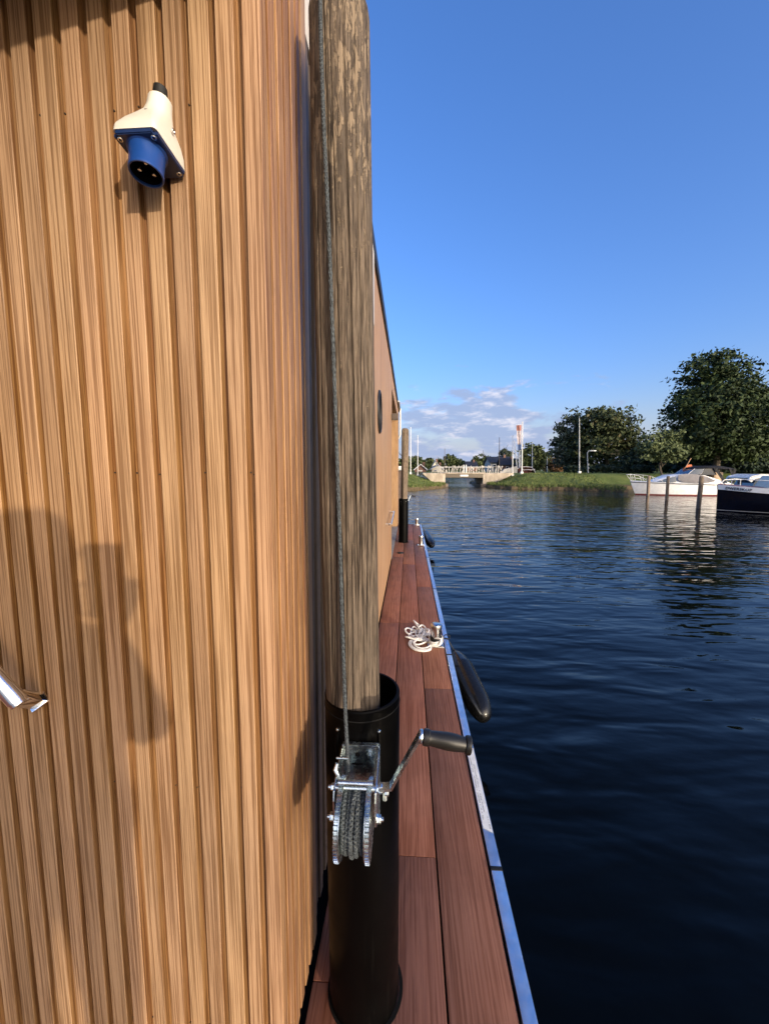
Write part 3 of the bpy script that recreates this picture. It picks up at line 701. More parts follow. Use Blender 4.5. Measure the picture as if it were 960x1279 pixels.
# ------------------------------------------------------------------ hand winch (axis along X), built at the near sleeve
WX, WY, WZ = -0.0985, 0.676, 0.676       # drum centre
RD = 0.068
def build_winch():
    o = thing('hand_winch', (WX, WY, WZ), 'zinc plated hand winch with grey rope and black crank grip bolted to the near sleeve', 'winch', 'hand winches on the pile sleeves')
    hw = 0.0385
    fr = MB(); yb_ = PIY - 0.0895 - 0.004
    fr.box((WX - hw - 0.001, yb_ - 0.0035, 0.585), (WX + hw + 0.001, yb_, 0.762), 0.001)        # mounting plate
    fr.box((WX - hw - 0.001, yb_ - 0.011, 0.7585), (WX + hw + 0.001, yb_ - 0.0036, 0.762), 0.0008)
    frame = fr.build('mounting_plate', M['zinc'], o)
    hl = MB(); hl.lathe([(0.0001, 0), (0.005, 0), (0.0052, 0.0005)], (WX - 0.008, yb_ - 0.0042, 0.735), 'Y', 16); hl.lathe([(0.0001, 0), (0.005, 0), (0.0052, 0.0005)], (WX - 0.01, yb_ - 0.0042, 0.655), 'Y', 16); build_each(hl, 'hole', M['blackgap'], frame)
    for s in (-1, 1):
        sp = MB(); x0 = WX + s * hw; x1 = x0 + s * 0.0032
        poly = [(x0, yb_ - 0.0036, 0.760), (x0, yb_ - 0.018, 0.758), (x0, WY + 0.012, WZ + 0.072), (x0, WY - 0.008, WZ + 0.062), (x0, WY - 0.014, WZ + 0.045), (x0, WY - 0.012, WZ - 0.006), (x0, WY - 0.004, WZ - 0.014), (x0, WY + 0.012, WZ - 0.018), (x0, yb_ - 0.0036, WZ - 0.075)]
        sp.prism(poly, (0, 0, 0), (s * 0.0032, 0, 0), 0.0007); sp.build('side_plate', M['zinc'], o)
        nb = MB()
        def hexn(x, y, z, r, l, s=s):
            pts = [(r * math.cos(PI / 3 * k), r * math.sin(PI / 3 * k)) for k in range(6)]
            nb.prism([(x, y + a, z + b) for a, b in pts], (0, 0, 0), (s * l, 0, 0), 0.0008)
        hexn(x1, WY, WZ, 0.0085, 0.008); nb.cyl((x1, WY, WZ), (x1 + s * 0.013, WY, WZ), 0.0045, 16)
        hexn(x1, WY + 0.004, WZ + 0.060, 0.007, 0.006); nb.cyl((x1, WY + 0.004, WZ + 0.06), (x1 + s * 0.011, WY + 0.004, WZ + 0.06), 0.004, 16)
        build_each(nb, 'axle_nut', M['zinc'], o)
        # toothed drum flange
        fl = MB(); n = 54; xf = WX + s * 0.0285; th = 0.0036; vs = []; fs = []
        for k in range(n * 4):
            a = 2 * PI * k / (n * 4); r = RD if k % 4 in (0, 1) else RD - 0.0042
            for dx in (-th, th): vs.append((xf + dx, WY + r * math.cos(a), WZ + r * math.sin(a)))
        N = n * 4
        for k in range(N): fs.append([2 * k, 2 * k + 1, 2 * ((k + 1) % N) + 1, 2 * ((k + 1) % N)])
        fs.append([2 * k for k in range(N)][::-1]); fs.append([2 * k + 1 for k in range(N)])
        fl.add(vs, fs); fl.build('drum_flange', M['zinc'], o, ang=20)
        rg = MB(); xi = WX + s * 0.0235; rg.lathe([(RD - 0.004, -0.0008), (RD - 0.002, -0.0008), (RD - 0.002, 0.0008), (RD - 0.004, 0.0008), (RD - 0.03, 0.001)], (xi, WY, WZ), 'X', 64); rg.build('drum_cheek', M['zinc'], o)
    cb = MB()
    cb.tube([(WX - hw - 0.004, WY + 0.004, WZ + 0.0600), (WX + hw + 0.004, WY + 0.004, WZ + 0.06)], 0.0060, 20); cb.build('cross_bar', M['zinc'], o)
    cb = MB(); cb.tube([(WX - hw + 0.006, WY - 0.002, WZ + 0.0755), (WX + hw - 0.004, WY - 0.002, WZ + 0.0755)], 0.0052, 20); cb.build('cross_bar', M['zinc'], o)
    # pawl and safety clip on the left plate
    pw_ = MB(); pw_.tube([(WX - hw - 0.002, WY + 0.03, WZ + 0.088), (WX - hw - 0.005, WY + 0.026, WZ + 0.078), (WX - hw + 0.003, WY + 0.02, WZ + 0.066), (WX - hw + 0.006, WY + 0.016, WZ + 0.052)], [0.0035, 0.0045, 0.0045, 0.003], 10)
    pw_.tube([(WX - hw - 0.006, WY + 0.045, WZ + 0.088), (WX - hw + 0.018, WY + 0.045, WZ + 0.088)], 0.0022, 8); build_each(pw_, 'pawl', M['zinc'], o)
    # bolts on the mounting plate
    bl = MB()
    for (dx, z) in ((0.020, 0.738),):
        pts = [(0.0075 * math.cos(PI / 3 * k), 0.0075 * math.sin(PI / 3 * k)) for k in range(6)]
        bl.prism([(WX + dx + a, yb_ - 0.0036, z + b) for a, b in pts], (0, 0, 0), (0, -0.006, 0), 0.0007); bl.lathe([(0.0001, -0.012), (0.0042, -0.0115), (0.0042, 0)], (WX + dx, yb_ - 0.0036, z), 'Y', 16)
        bl.lathe([(0.0001, -0.0012), (0.011, -0.001), (0.0112, 0)], (WX + dx, yb_ - 0.0036, z), 'Y', 24)
    build_each(bl, 'mounting_bolt', M['zinc'], o)
    # rope on the drum: braided turns
    rp = MB(); turns = [(-0.0185, 0.050), (-0.0105, 0.052), (-0.0005, 0.0565), (0.0085, 0.0545), (0.0175, 0.051)]
    for (dx, r) in turns:
        for k in range(4):
            pts = []
            nseg = 150
            for i in range(nseg):
                a = 2 * PI * i / nseg; tw = a * (24 if k % 2 == 0 else -24) + (k // 2) * PI + (0.0 if k % 2 == 0 else 0.8)
                rr_ = r + 0.0030 * math.cos(tw); xx = WX + dx + 0.0030 * math.sin(tw) + 0.0012 * math.sin(a * 2 + dx * 300) + 0.002 * math.sin(a + 1 + dx * 90)
                pts.append((xx, WY + rr_ * math.cos(a), WZ + rr_ * math.sin(a)))
            rp.tube(pts, 0.0024, 5, closed=True)
    rp.lathe([(0.046, -0.024), (0.046, 0.024)], (WX, WY, WZ), 'X', 48)
    rp.build('rope_turns', M['rope'], o, ang=60)
    # crank
    xs = WX + hw + 0.003; sy, sz = WY + 0.004, WZ + 0.060
    ck = MB()
    tip = Vector((0.026, 0.655, 0.868)); 
    base = Vector((xs + 0.012, sy, sz))
    def flat(p, w, th, d):      # flat bar cross section: wide along n, thin along x-ish
        return None
    mid = Vector((xs + 0.033, sy - 0.002, sz + 0.012))
    def ring(p, t, w=0.0095, th=0.0027):
        t = t.normalized(); e = Vector((0, 1, 0)); e = (e - t * e.dot(t)).normalized(); nrm = t.cross(e)
        return [p + e * w + nrm * th, p - e * w + nrm * th, p - e * w - nrm * th, p + e * w - nrm * th]
    seq = [base + Vector((0, 0, -0.010)), base + Vector((0.0, 0, 0.010)), ]
    e = Vector((0, 1, 0)); w = 0.0092; th = 0.0026
    pA, pB, pC = Vector((xs + 0.004, sy, sz + 0.004)), Vector((xs + 0.027, sy, sz + 0.006)), tip + Vector((0.001, 0.002, 0.006))
    d1 = (pB - pA).normalized(); d2 = (pC - pB).normalized(); e2 = (e - d2 * e.dot(d2)).normalized()
    n1, n2 = d1.cross(e), d2.cross(e2); bis = (n1 + n2).normalized()
    def sec(p, nv, k=1.0, ev=e): return [p + ev * w * k + nv * th, p - ev * w * k + nv * th, p - ev * w * k - nv * th, p + ev * w * k - nv * th]
    secs = [sec(pA, n1, .8), sec(pA + d1 * .004, n1), sec(pB - d1 * .004, n1), sec(pB + (d2 - d1) * .0012, bis), sec(pB + d2 * .004, n2, 1, e2), sec(pC - d2 * .006, n2, 1, e2), sec(pC, n2, .75, e2)]
    ck.loft(secs)
    arm = ck.build('crank_arm', M['zinc'], o, ang=50)
    sh = MB(); sh.cyl((xs, sy, sz), (xs + 0.022, sy, sz), 0.0062, 16)
    pts = [(0.009 * math.cos(PI / 3 * k), 0.009 * math.sin(PI / 3 * k)) for k in range(6)]
    sh.prism([(xs + 0.004, sy + a, sz + b) for a, b in pts], (0, 0, 0), (0.007, 0, 0), 0.0008)
    sh.prism([(xs + 0.016, sy + a, sz - 0.004 + b) for a, b in pts], (0, 0, 0), (0.007, 0, 0), 0.0008)
    sh.cyl((xs + 0.016, sy, sz - 0.002), (xs + 0.016, sy - 0.004, sz - 0.018), 0.005, 12)
    sh.build('crank_shaft', M['zinc'], o)
    ax = Vector((0.0895, -0.0015, -0.013)); L = ax.length; q = ax.normalized().to_track_quat('Z', 'Y')
    mt = Matrix.Translation(tip) @ q.to_matrix().to_4x4()
    hd = MB(); hd.lathe([(0.0001, -0.004), (0.0115, -0.004), (0.0125, -0.002), (0.0125, 0.001), (0.0115, 0.003), (0.0001, 0.003)], mat=mt, n=32); hd.build('grip_washer', M['zinc'], arm)
    gp = MB(); gp.lathe([(0.0001, 0.004), (0.0140, 0.0045), (0.0146, 0.007), (0.0146, 0.0135), (0.0132, 0.0150), (0.0128, 0.018), (0.0138, 0.030), (0.0152, 0.048), (0.0146, 0.062), (0.0128, 0.078), (0.0126, L - 0.0105), (0.0150, L - 0.009), (0.0160, L - 0.0065), (0.0160, L - 0.002), (0.0148, L), (0.0001, L)], mat=mt, n=40)
    gp.build('grip', M['grip'], arm, ang=30)
    return o
winch = build_winch()
w2 = copy_tree(winch); w2['label'] = 'distant hand winch on the far pile sleeve, only its crank handle showing past the tube'
w2.rotation_euler = (0, 0, 0); w2.scale = (1, -1, 1)
w2.location = (WX - PIX + s2.x, s2.y + (PIY - WY), WZ)

# hoisting rope from the winch up over the pile
def braid(path_fn, n, r, rs, pitch, length, strands=4):
    mb = MB()
    for k in range(2 * strands):
        sgn = 1 if k < strands else -1; pts = []
        for i in range(n + 1):
            u = i / n; p, e1, e2 = path_fn(u)
            a = sgn * (2 * PI * u * length / pitch) + 2 * PI * (k % strands) / strands + (0 if sgn > 0 else PI / strands)
            rr_ = r + 0.25 * rs * math.cos(strands * a * 1.0 * sgn + (0 if sgn > 0 else PI))
            pts.append(p + e1 * (rr_ * math.cos(a)) + e2 * (rr_ * math.sin(a)))
        mb.tube(pts, rs, 5)
    return mb
ra = Vector((WX - 0.0215, 0.727, WZ + 0.055)); 
rpts = [ra, at(430, 860, Y=0.775), at(423, 640, Y=0.783), at(412, 330, Y=0.787), at(404, 150, Y=0.789), at(400, 20, Y=0.790), at(401, -20, Y=0.80), Vector((-0.165, 0.83, 2.285)), Vector((-0.14, 0.86, 2.292))]
def rope_fn(u):
    k = u * (len(rpts) - 1); i = min(int(k), len(rpts) - 2); f_ = k - i
    g = lambda j: rpts[max(0, min(j, len(rpts) - 1))]
    p0, p1, p2, p3 = g(i - 1), g(i), g(i + 1), g(i + 2)
    p = 0.5 * ((2 * p1) + (p2 - p0) * f_ + (2 * p0 - 5 * p1 + 4 * p2 - p3) * f_ ** 2 + (3 * p1 - p0 - 3 * p2 + p3) * f_ ** 3)
    tt = (p2 - p1).normalized(); e1 = tt.cross(Vector((0, 1, 0.05))).normalized(); return p, e1, tt.cross(e1)
mb = braid(rope_fn, 620, 0.0026, 0.0017, 0.034, 1.75)
o = mb.build('hoisting_rope', M['rope'], ang=80)
tag(o, 'grey braided rope running up the front of the near pile from the winch', 'rope')

# ------------------------------------------------------------------ power inlet on the end wall
pi_ = at(205, 160, Y=YE)
plug = thing('power_inlet', (pi_.x, YE, pi_.z), 'ivory and blue power inlet with a blue three pin socket sleeve on the slatted wall', 'power inlet')
pxc = at(203, 175, Y=YE).x
# flange: corners given by their photo positions on a tilted plate
BR = at(233, 219, Y=YE - 0.004); BL = BR + Vector((-0.0660, 0, 0)); 
TR = at(203.5, 160, Y=YE - 0.083); TL = TR + Vector((-0.0660, 0, 0)); dx = BR.x - TR.x; 
TR = Vector((BR.x, TR.y, TR.z)); TL = Vector((BL.x, TL.y, TL.z))
uu = (TR - TL).normalized(); vv = (BR - TR).normalized(); nn = uu.cross(vv)
if nn.z > 0: nn = -nn
ctr = (TL + TR + BL + BR) / 4; hu = 0.033; hv = (BR - TR).length / 2
MT = Matrix.Translation(ctr) @ Matrix((uu, vv, nn)).transposed().to_4x4()      # local z points out of the flange, down and forward
fl = MB()
bm = bmesh.new(); bmesh.ops.create_cube(bm, size=1)
for v in bm.verts: v.co = Vector((v.co.x * hu * 2, v.co.y * hv * 2, v.co.z * 0.007 + 0.0005))
ve = [e for e in bm.edges if abs(e.verts[0].co.z - e.verts[1].co.z) > 0.001]
bmesh.ops.bevel(bm, geom=ve, offset=0.006, segments=4, affect='EDGES'); bmesh.ops.bevel(bm, geom=[e for e in bm.edges if abs(e.verts[0].co.z - e.verts[1].co.z) < 1e-5], offset=0.0012, segments=2, affect='EDGES')
fl.bm(bm, MT); flange = fl.build('flange', M['darkblue'], plug)
sv = MB(); tilt = MT @ Matrix.Translation((0.0005, -0.009, 0)) @ Matrix.Rotation(R(5), 4, 'X')
sv.lathe([(0.0275, 0.003), (0.0275, 0.006), (0.0245, 0.008), (0.0232, 0.034), (0.0238, 0.036), (0.0238, 0.040), (0.0232, 0.041), (0.0215, 0.041), (0.0212, 0.039), (0.0210, 0.012), (0.0001, 0.012)], mat=tilt, n=48)
slv = sv.build('sleeve', M['blue'], plug, ang=30)
inn = MB(); inn.lathe([(0.0208, 0.037), (0.0208, 0.0130), (0.0001, 0.0130)], mat=tilt, n=40); inn.build('socket_floor', M['blackgap'], slv)
for k, (a, r) in enumerate(((60, 0.0036), (180, 0.0036), (300, 0.0030))):
    pn_ = MB(); x_, y_ = 0.0112 * math.cos(R(a)), 0.0112 * math.sin(R(a))
    pn_.lathe([(r, 0.0132), (r, 0.031), (r * 0.7, 0.033), (0.0001, 0.0335)], mat=tilt @ Matrix.Translation((x_, y_, 0)), n=14); pn_.build('pin', M['steel'], slv)
for (a, b) in ((-1, -1), (1, -1), (1, 1), (-1, 1)):
    sc = MB(); sc.lathe([(0.0001, 0.0030), (0.0018, 0.0031), (0.0022, 0.0052), (0.0036, 0.0050), (0.0040, 0.0042)], mat=MT @ Matrix.Translation((a * (hu - 0.0075), b * (hv - 0.0085), 0)), n=14); sc.build('screw', M['steel'], flange)
# ivory body: loft from the flange up along the wall to the cable gland
def rrect(cx, cy, z, w, h, r, n=5):
    pts = []
    for (sx_, sy_, a0) in ((1, 1, 0), (-1, 1, 90), (-1, -1, 180), (1, -1, 270)):
        for k in range(n):
            a = R(a0 + 90 * k / (n - 1)); pts.append((cx + sx_ * (w / 2 - r) + r * math.cos(a), cy + sy_ * (h / 2 - r) + r * math.sin(a), z))
    return pts
zb = ctr.z; cx = ctr.x
secs = []
s0 = rrect(0, 0, -0.0031, hu * 2, hv * 2, 0.006); secs.append([MT @ Vector(p) for p in s0])
s0 = rrect(0, 0, -0.012, hu * 2 - 0.001, hv * 2 - 0.001, 0.007); secs.append([MT @ Vector(p) for p in s0])
order_fix = secs[0]
def hsec(z, w, y0, y1, r, xo=0.0):
    """horizontal section between the wall (y0) and the front (y1); same vertex order as the flange sections"""
    loc = rrect(0, 0, 0, w, y0 - y1, r); return [Vector((cx + xo + p[0], (y0 + y1) / 2 + (p[1] if vv.y > 0 else -p[1]), z)) for p in loc]
yw = YE - 0.001
topz = at(200, 121, Y=YE - 0.03).z
for (f_, w, d, r, xo) in ((0.30, 0.0630, 0.080, 0.008, 0.0), (0.46, 0.0560, 0.068, 0.010, 0.0), (0.62, 0.0440, 0.055, 0.012, 0.001), (0.74, 0.0360, 0.046, 0.014, 0.003), (0.86, 0.0320, 0.042, 0.0150, 0.005), (1.0, 0.0305, 0.040, 0.0150, 0.007)):
    z0_ = max(TR.z, BR.z) + 0.004
    secs.append(hsec(z0_ + (topz - z0_) * (f_ - 0.2) / 0.8, w, yw - (0.0 if f_ < 0.6 else 0.004), yw - d, r, xo))
bd = MB(); bd.loft(secs); bd.build('body', M['ivory'], plug, ang=40)
from mathutils.bvhtree import BVHTree
bod = [c for c in plug.children if c.name.startswith('body')][0]
bt = BVHTree.FromPolygons([v.co + plug.location for v in bod.data.vertices], [p.vertices[:] for p in bod.data.polygons])
dv = (at(181.7, 136, Y=YE) - Vector((0, 0, H))).normalized(); hp, hn, _, _ = bt.ray_cast(Vector((0, 0, H)), dv)
if hp is not None:
    tx = Vector((1, 0, 0)); tx = (tx - hn * tx.dot(hn)).normalized(); ty = hn.cross(tx); ty = ty if ty.z > 0 else -ty; q = hp + hn * 0.0004
    MB().add([q - tx * .0032 + ty * .0022, q + tx * .0032 + ty * .0022, q - ty * .0030], [[0, 1, 2]]).build('arrow_mark', plain('grey_mark', (.20, .19, .17), .6), bod, smooth=False)
for z_ in (0.012, -0.012):
    sc = MB(); sc.lathe([(0.0001, 0.0), (0.0018, 0.0), (0.0032, 0.0016), (0.0040, 0.0008)], (cx + hu - 0.0040, YE - 0.030, BR.z + 0.034 + z_), 'X', 14); sc.build('side_screw', M['steel'], plug)
gl = MB(); gz = topz; gm = Matrix.Translation((cx + 0.007, YE - 0.024, gz)) @ Matrix.Rotation(R(6), 4, 'Y')
gl.lathe([(0.0115, -0.004), (0.0115, 0.003), (0.0100, 0.006), (0.0105, 0.010), (0.0098, 0.018), (0.006, 0.0205), (0.0001, 0.021)], mat=gm, n=24); gl.build('cable_gland', M['rubber'], plug)

# ------------------------------------------------------------------ bollards, white rope, fenders
def bollard(c, label):
    o = thing('bollard', c, label, 'bollard', 'stainless bollards along the deck edge')
    mb = MB(); mb.box((c[0] - 0.065, c[1] - 0.055, 0.0005), (c[0] + 0.06, c[1] + 0.055, 0.009), 0.003); bp = mb.build('base_plate', M['steel'], o)
    for (a, b) in ((-1, -1), (1, -1), (1, 1), (-1, 1)):
        s = MB(); s.lathe([(0.006, 0.009), (0.0055, 0.0125), (0.0001, 0.0135)], (c[0] + a * 0.047, c[1] + b * 0.042, 0), 'Z', 12); s.build('bolt_head', M['steel'], bp)
    mb = MB(); mb.lathe([(0.042, 0.009), (0.038, 0.015), (0.0365, 0.03), (0.0365, 0.075), (0.0385, 0.10), (0.0445, 0.140), (0.046, 0.160), (0.043, 0.170), (0.036, 0.174), (0.0001, 0.175)], (c[0], c[1], 0), 'Z', 40); mb.build('post', M['steel'], o, ang=40)
    return o
bc = at(545, 806, Z=0.0); bc = (0.221, bc.y, 0)
bollard(bc, 'stainless bollard nearest the camera with a coiled white rope on its base')
b2 = at(526, 681, Z=0); bollard((0.235, b2.y, 0), 'distant stainless bollard without rope, midway to the far deck end')
b3 = at(522, 656, Z=0); bollard((0.215, 9.45, 0), 'farthest stainless bollard at the end of the deck by the far fender')
# white rope: loops flaked on the deck left of the bollard and around it
wr = MB(); rr = random.Random(21); path = []
cx_, cy_ = 0.115, bc[1] + 0.045
loops = [(0.098, 0.118, -0.005, -0.05), (0.090, 0.108, 0.0, -0.055), (0.074, 0.085, 0.005, -0.045), (0.060, 0.066, 0.005, -0.04), (0.085, 0.050, -0.02, 0.10), (0.035, 0.12, -0.055, 0.13), (0.05, 0.13, 0.01, 0.15), (0.105, 0.045, -0.03, 0.03), (0.045, 0.10, 0.035, 0.13), (0.095, 0.04, -0.045, 0.16), (0.05, 0.085, 0.03, 0.06), (0.04, 0.06, -0.045, 0.26)]
zz = 0.0068
for k in range(18 * (len(loops) - 1)):
    li = k // 18; f_ = (k % 18) / 18; f_ = f_ * f_ * (3 - 2 * f_)
    a, b, ox, oy = [p * (1 - f_) + q * f_ for p, q in zip(loops[li], loops[li + 1])]
    th = 2 * PI * k / 18 + 2.2
    path.append(Vector((min(cx_ + ox + a * math.cos(th), 0.178), cy_ + oy + b * math.sin(th), zz + 0.0030 * (li + f_) * (0.55 + 0.45 * math.sin(th * 2 + li)))))
for k in range(52):                                                 # three turns round the bollard
    th = PI + 2 * PI * k / 17; path.append(Vector((bc[0] + 0.0470 * math.cos(th), bc[1] + 0.0470 * math.sin(th), 0.020 + 0.0135 * k / 17 + 0.012 * math.sin(th + 1))))
path += [Vector((bc[0] + 0.03, bc[1] - 0.06, 0.08)), Vector((bc[0] + 0.02, bc[1] - 0.055, 0.03)), Vector((bc[0] - 0.01, bc[1] - 0.05, 0.016)), Vector((bc[0] - 0.05, bc[1] - 0.03, 0.016))]
sm = []
for i in range(len(path) - 1):
    p0, p1, p2, p3 = path[max(i - 1, 0)], path[i], path[i + 1], path[min(i + 2, len(path) - 1)]
    for f_ in (0, 0.33, 0.66):
        sm.append(0.5 * ((2 * p1) + (p2 - p0) * f_ + (2 * p0 - 5 * p1 + 4 * p2 - p3) * f_ ** 2 + (3 * p1 - p0 - 3 * p2 + p3) * f_ ** 3))
o = wr.tube(sm, 0.0068, 8).build('white_rope', M['white_rope'], ang=80)
tag(o, 'white mooring rope heaped in loops on the deck beside the near bollard', 'rope')
def fender(top, bot, r, label, cord_to):
    top, bot = Vector(top), Vector(bot); d = bot - top; L = d.length; q = d.normalized().to_track_quat('Z', 'Y')
    mt = Matrix.Translation(top) @ q.to_matrix().to_4x4()
    o = thing('fender', bot, label, 'fender', 'black fenders along the deck edge')
    mb = MB(); prof = [(0.0001, -0.012), (r * .16, -0.012), (r * .24, 0.0), (r * .34, 0.012)]
    prof += [(r * .40, .018), (r * .60, L * .08), (r * .80, L * .17), (r * .92, L * .235), (r * .985, L * .262), (r * 1.0, L * .285), (r, L * .5), (r, L * .74), (r * .97, L * .79), (r * .86, L * .86), (r * .70, L * .925), (r * .52, L * .97), (r * .36, L * .985)]
    prof += [(r * 0.15, L), (0.0001, L)]
    mb.lathe(prof, mat=mt, n=40); b_ = mb.build('body', M['fender'], o, ang=40)
    ey = MB(); ey.tube([mt @ Vector((0.014 * math.cos(2 * PI * k / 14), 0, -0.016 + 0.014 * math.sin(2 * PI * k / 14))) for k in range(14)], 0.005, 8, closed=True); ey.build('eye', M['fender'], b_)
    cd_ = MB(); e = mt @ Vector((0, 0, -0.028)); c = Vector(cord_to)
    pts = [e, (e + Vector((0.31, e.y, 0.02))) / 2 if False else e.lerp(Vector((0.318, e.y + 0.03, 0.014)), 0.75), Vector((0.312, e.y + 0.03, 0.013)), c.lerp(Vector((0.31, e.y + 0.03, 0.013)), 0.4) + Vector((0, 0, 0.004)), c]
    cd_.tube(pts, 0.0042, 8)
    if cord_to[1] < 5:
        n = 40
        for tz in range(3): cd_.tube([(bc[0] + 0.0435 * math.cos(2 * PI * k / n), bc[1] + 0.0435 * math.sin(2 * PI * k / n), 0.050 + 0.009 * tz + 0.003 * math.sin(2 * PI * k / n)) for k in range(n)], 0.0042, 7, closed=True)
        cd_.tube([c, c + Vector((0.03, 0.01, 0.03)), c + Vector((0.065, 0.0, 0.026)), c + Vector((0.06, -0.02, 0.014)), c + Vector((0.02, -0.01, 0.004))], 0.0038, 7)
    cd_.build('cord', M['rubber'], o, ang=80)
    return o
ft = at(568, 815, X=0.375); fb = at(606, 900, X=0.50)
fender(ft, fb + Vector((0.0, 0, -0.0)), 0.085, 'glossy black fender hanging nearest the camera from the deck edge', (bc[0] + 0.042, bc[1] - 0.005, 0.055))
fender(at(530, 663, X=0.41), at(539.5, 682, X=0.52), 0.105, 'distant black fender at the far corner of the deck', (0.235, 9.43, 0.05))

dcp = at(500, 691, Z=0.0)  # low black disc added for a dark blob on the deck
o = MB().lathe([(0.052, 0.0005), (0.055, 0.004), (0.053, 0.012), (0.040, 0.016), (0.0001, 0.017)], (dcp.x, dcp.y, 0), 'Z', 28).build('dark_disc', M['rubber']); tag(o, 'low round black disc on the deck just before the distant sleeve', 'deck cap')
# ------------------------------------------------------------------ trees
def crown(parent, blobs, n, leaf, mat, seed, spread=0.45, name='crown', per=22, inner=0.35):
    r = np.random.default_rng(seed); B = np.array([b[:3] for b in blobs]); S = np.array([b[3:6] for b in blobs])
    w = (S[:, 0] * S[:, 1] * S[:, 2]) ** 0.62; nc = n // per
    k = r.choice(len(B), nc, p=w / w.sum()); d = r.normal(size=(nc, 3)); d /= np.linalg.norm(d, axis=1)[:, None]
    rad = inner + (1.06 - inner) * r.random(nc) ** 0.5
    rad *= 1 + 0.09 * np.sin(d[:, 0] * 7 + seed) * np.cos(d[:, 2] * 6) + r.normal(0, 0.05, nc)
    c = B[k] + d * S[k] * rad[:, None]
    q_ = c / (np.median(S[:, 0]) * 0.62); void = np.sin(q_[:, 0] * 2.1 + seed) * np.sin(q_[:, 1] * 1.7 + seed * 2) + 0.8 * np.sin(q_[:, 2] * 2.6 + seed * 3) * np.cos(q_[:, 0] * 1.3)
    keep = (void < 0.62) | (r.random(nc) < 0.25); c, d = c[keep], d[keep]; nc = len(c)      # gaps between limbs
    cl = np.repeat(c, per, 0); dd = np.repeat(d, per, 0); crn = np.repeat(r.random(nc), per)
    m = len(cl); p = cl + r.normal(0, spread, (m, 3)) * np.array([1, 1, 0.6])
    nrm = dd * 0.5 + r.normal(0, 0.7, (m, 3)) + np.array([0, 0, 0.35]); nrm /= np.linalg.norm(nrm, axis=1)[:, None]
    t_ = np.cross(nrm, r.normal(size=(m, 3))); t_ /= np.linalg.norm(t_, axis=1)[:, None]; b_ = np.cross(nrm, t_)
    L = leaf * r.uniform(0.6, 1.25, m)[:, None]
    q = np.stack([p + t_ * L, p + b_ * L * 0.55 - nrm * L * 0.15, p - t_ * L * 0.9, p - b_ * L * 0.55 - nrm * L * 0.15], 1)
    q -= np.array(root_of(parent).location)
    me = bpy.data.meshes.new(name); me.from_pydata(q.reshape(-1, 3).tolist(), [], np.arange(m * 4).reshape(-1, 4).tolist()); me.materials.append(mat)
    me.attributes.new('rnd', 'FLOAT', 'FACE').data.foreach_set('value', np.clip(crn * 0.75 + r.random(m) * 0.25, 0, 1))
    o = bpy.data.objects.new(name, me); COL.objects.link(o); o.parent = parent; return o
def trunk(parent, base, h, r, seed, limbs=7, reach=3.0, ztop=None):
    rr = random.Random(seed); mb = MB(); b = Vector(base)
    pts = [b + Vector((rr.uniform(-.1, .1) * k, rr.uniform(-.1, .1) * k, h * k / 6)) for k in range(7)]; pts[0] = b + Vector((0, 0, -0.25))
    mb.tube(pts, [r * 1.25, r, r * .9, r * .8, r * .62, r * .42, r * .15], 10)
    for i in range(limbs):
        k = rr.uniform(0.35, 0.85); p = b + Vector((0, 0, h * k)); a = 2 * PI * i / limbs + rr.uniform(-.4, .4); L = reach * rr.uniform(.6, 1.0)
        e = p + Vector((math.cos(a) * L, math.sin(a) * L, L * rr.uniform(.35, .9))); mdl = p.lerp(e, .5) + Vector((0, 0, -0.1 * L))
        mb.tube([p, mdl, e], [r * .45, r * .28, r * .06], 7)
        for _ in range(3):
            f_ = mdl.lerp(e, rr.uniform(.1, .9)); g_ = f_ + Vector((rr.uniform(-1, 1), rr.uniform(-1, 1), rr.uniform(.2, 1))) * L * .4
            mb.tube([f_, g_], [r * .16, r * .03], 5)
    return mb.build('trunk', M['bark'], parent)
def zg(x, y): return float(land_z(np.array([x]), np.array([y]))[0])
def tree(px, Y, label, blobs, n, leaf, mat, seed, th, tr, limbs=7, reach=3.0, group=None, name='tree', spread=0.45, inner=0.35):
    """blobs in photo-surveyed units: (px, py, depth offset, half width px, half height px)"""
    base = at(px, 588, Y=Y); z = zg(base.x, base.y); o = thing(name, (base.x, base.y, z), label, 'tree', group)
    k = Y / 480.0; bl = []
    for (bx, by, dy, hw, hh) in blobs:
        c = at(bx, by, Y=Y); bl.append((c.x, c.y + dy, c.z, hw * k * 1.05, hw * k * 0.95, hh * k))
    crown(o, bl, n, leaf, mat, seed, spread, inner=inner)
    trunk(o, (base.x, base.y, z), th, tr, seed, limbs, reach); return o
tree(893, 46, 'tallest dark green broadleaf tree towering behind the moored boats', [(893, 482, 0, 38, 36), (890, 522, -1, 50, 38), (866, 522, 0, 28, 32), (922, 520, 0, 31, 35), (893, 552, 0, 52, 20), (852, 546, 0, 19, 18), (932, 552, 0, 24, 22), (897, 458, 0, 22, 18)], 30000, 0.24, M['leaf_dark'], 11, 9.5, 0.33, 9, 4.0, 'trees across the water', 'broadleaf_tree', 0.42)
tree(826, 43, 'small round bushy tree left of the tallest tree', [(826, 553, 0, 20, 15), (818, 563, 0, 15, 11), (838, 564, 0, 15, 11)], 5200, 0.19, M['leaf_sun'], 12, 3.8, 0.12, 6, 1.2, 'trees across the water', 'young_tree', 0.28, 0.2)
tree(757, 66, 'broad domed tree with thin lower branches right of the grey pole', [(758, 535, 0, 30, 25), (748, 525, 0, 22, 17), (776, 545, 0, 20, 24), (745, 555, 0, 28, 22), (770, 568, 0, 26, 14)], 9500, 0.34, M['leaf_olive'], 13, 8.5, 0.30, 12, 4.5, 'trees across the water', 'broadleaf_tree', 0.5)
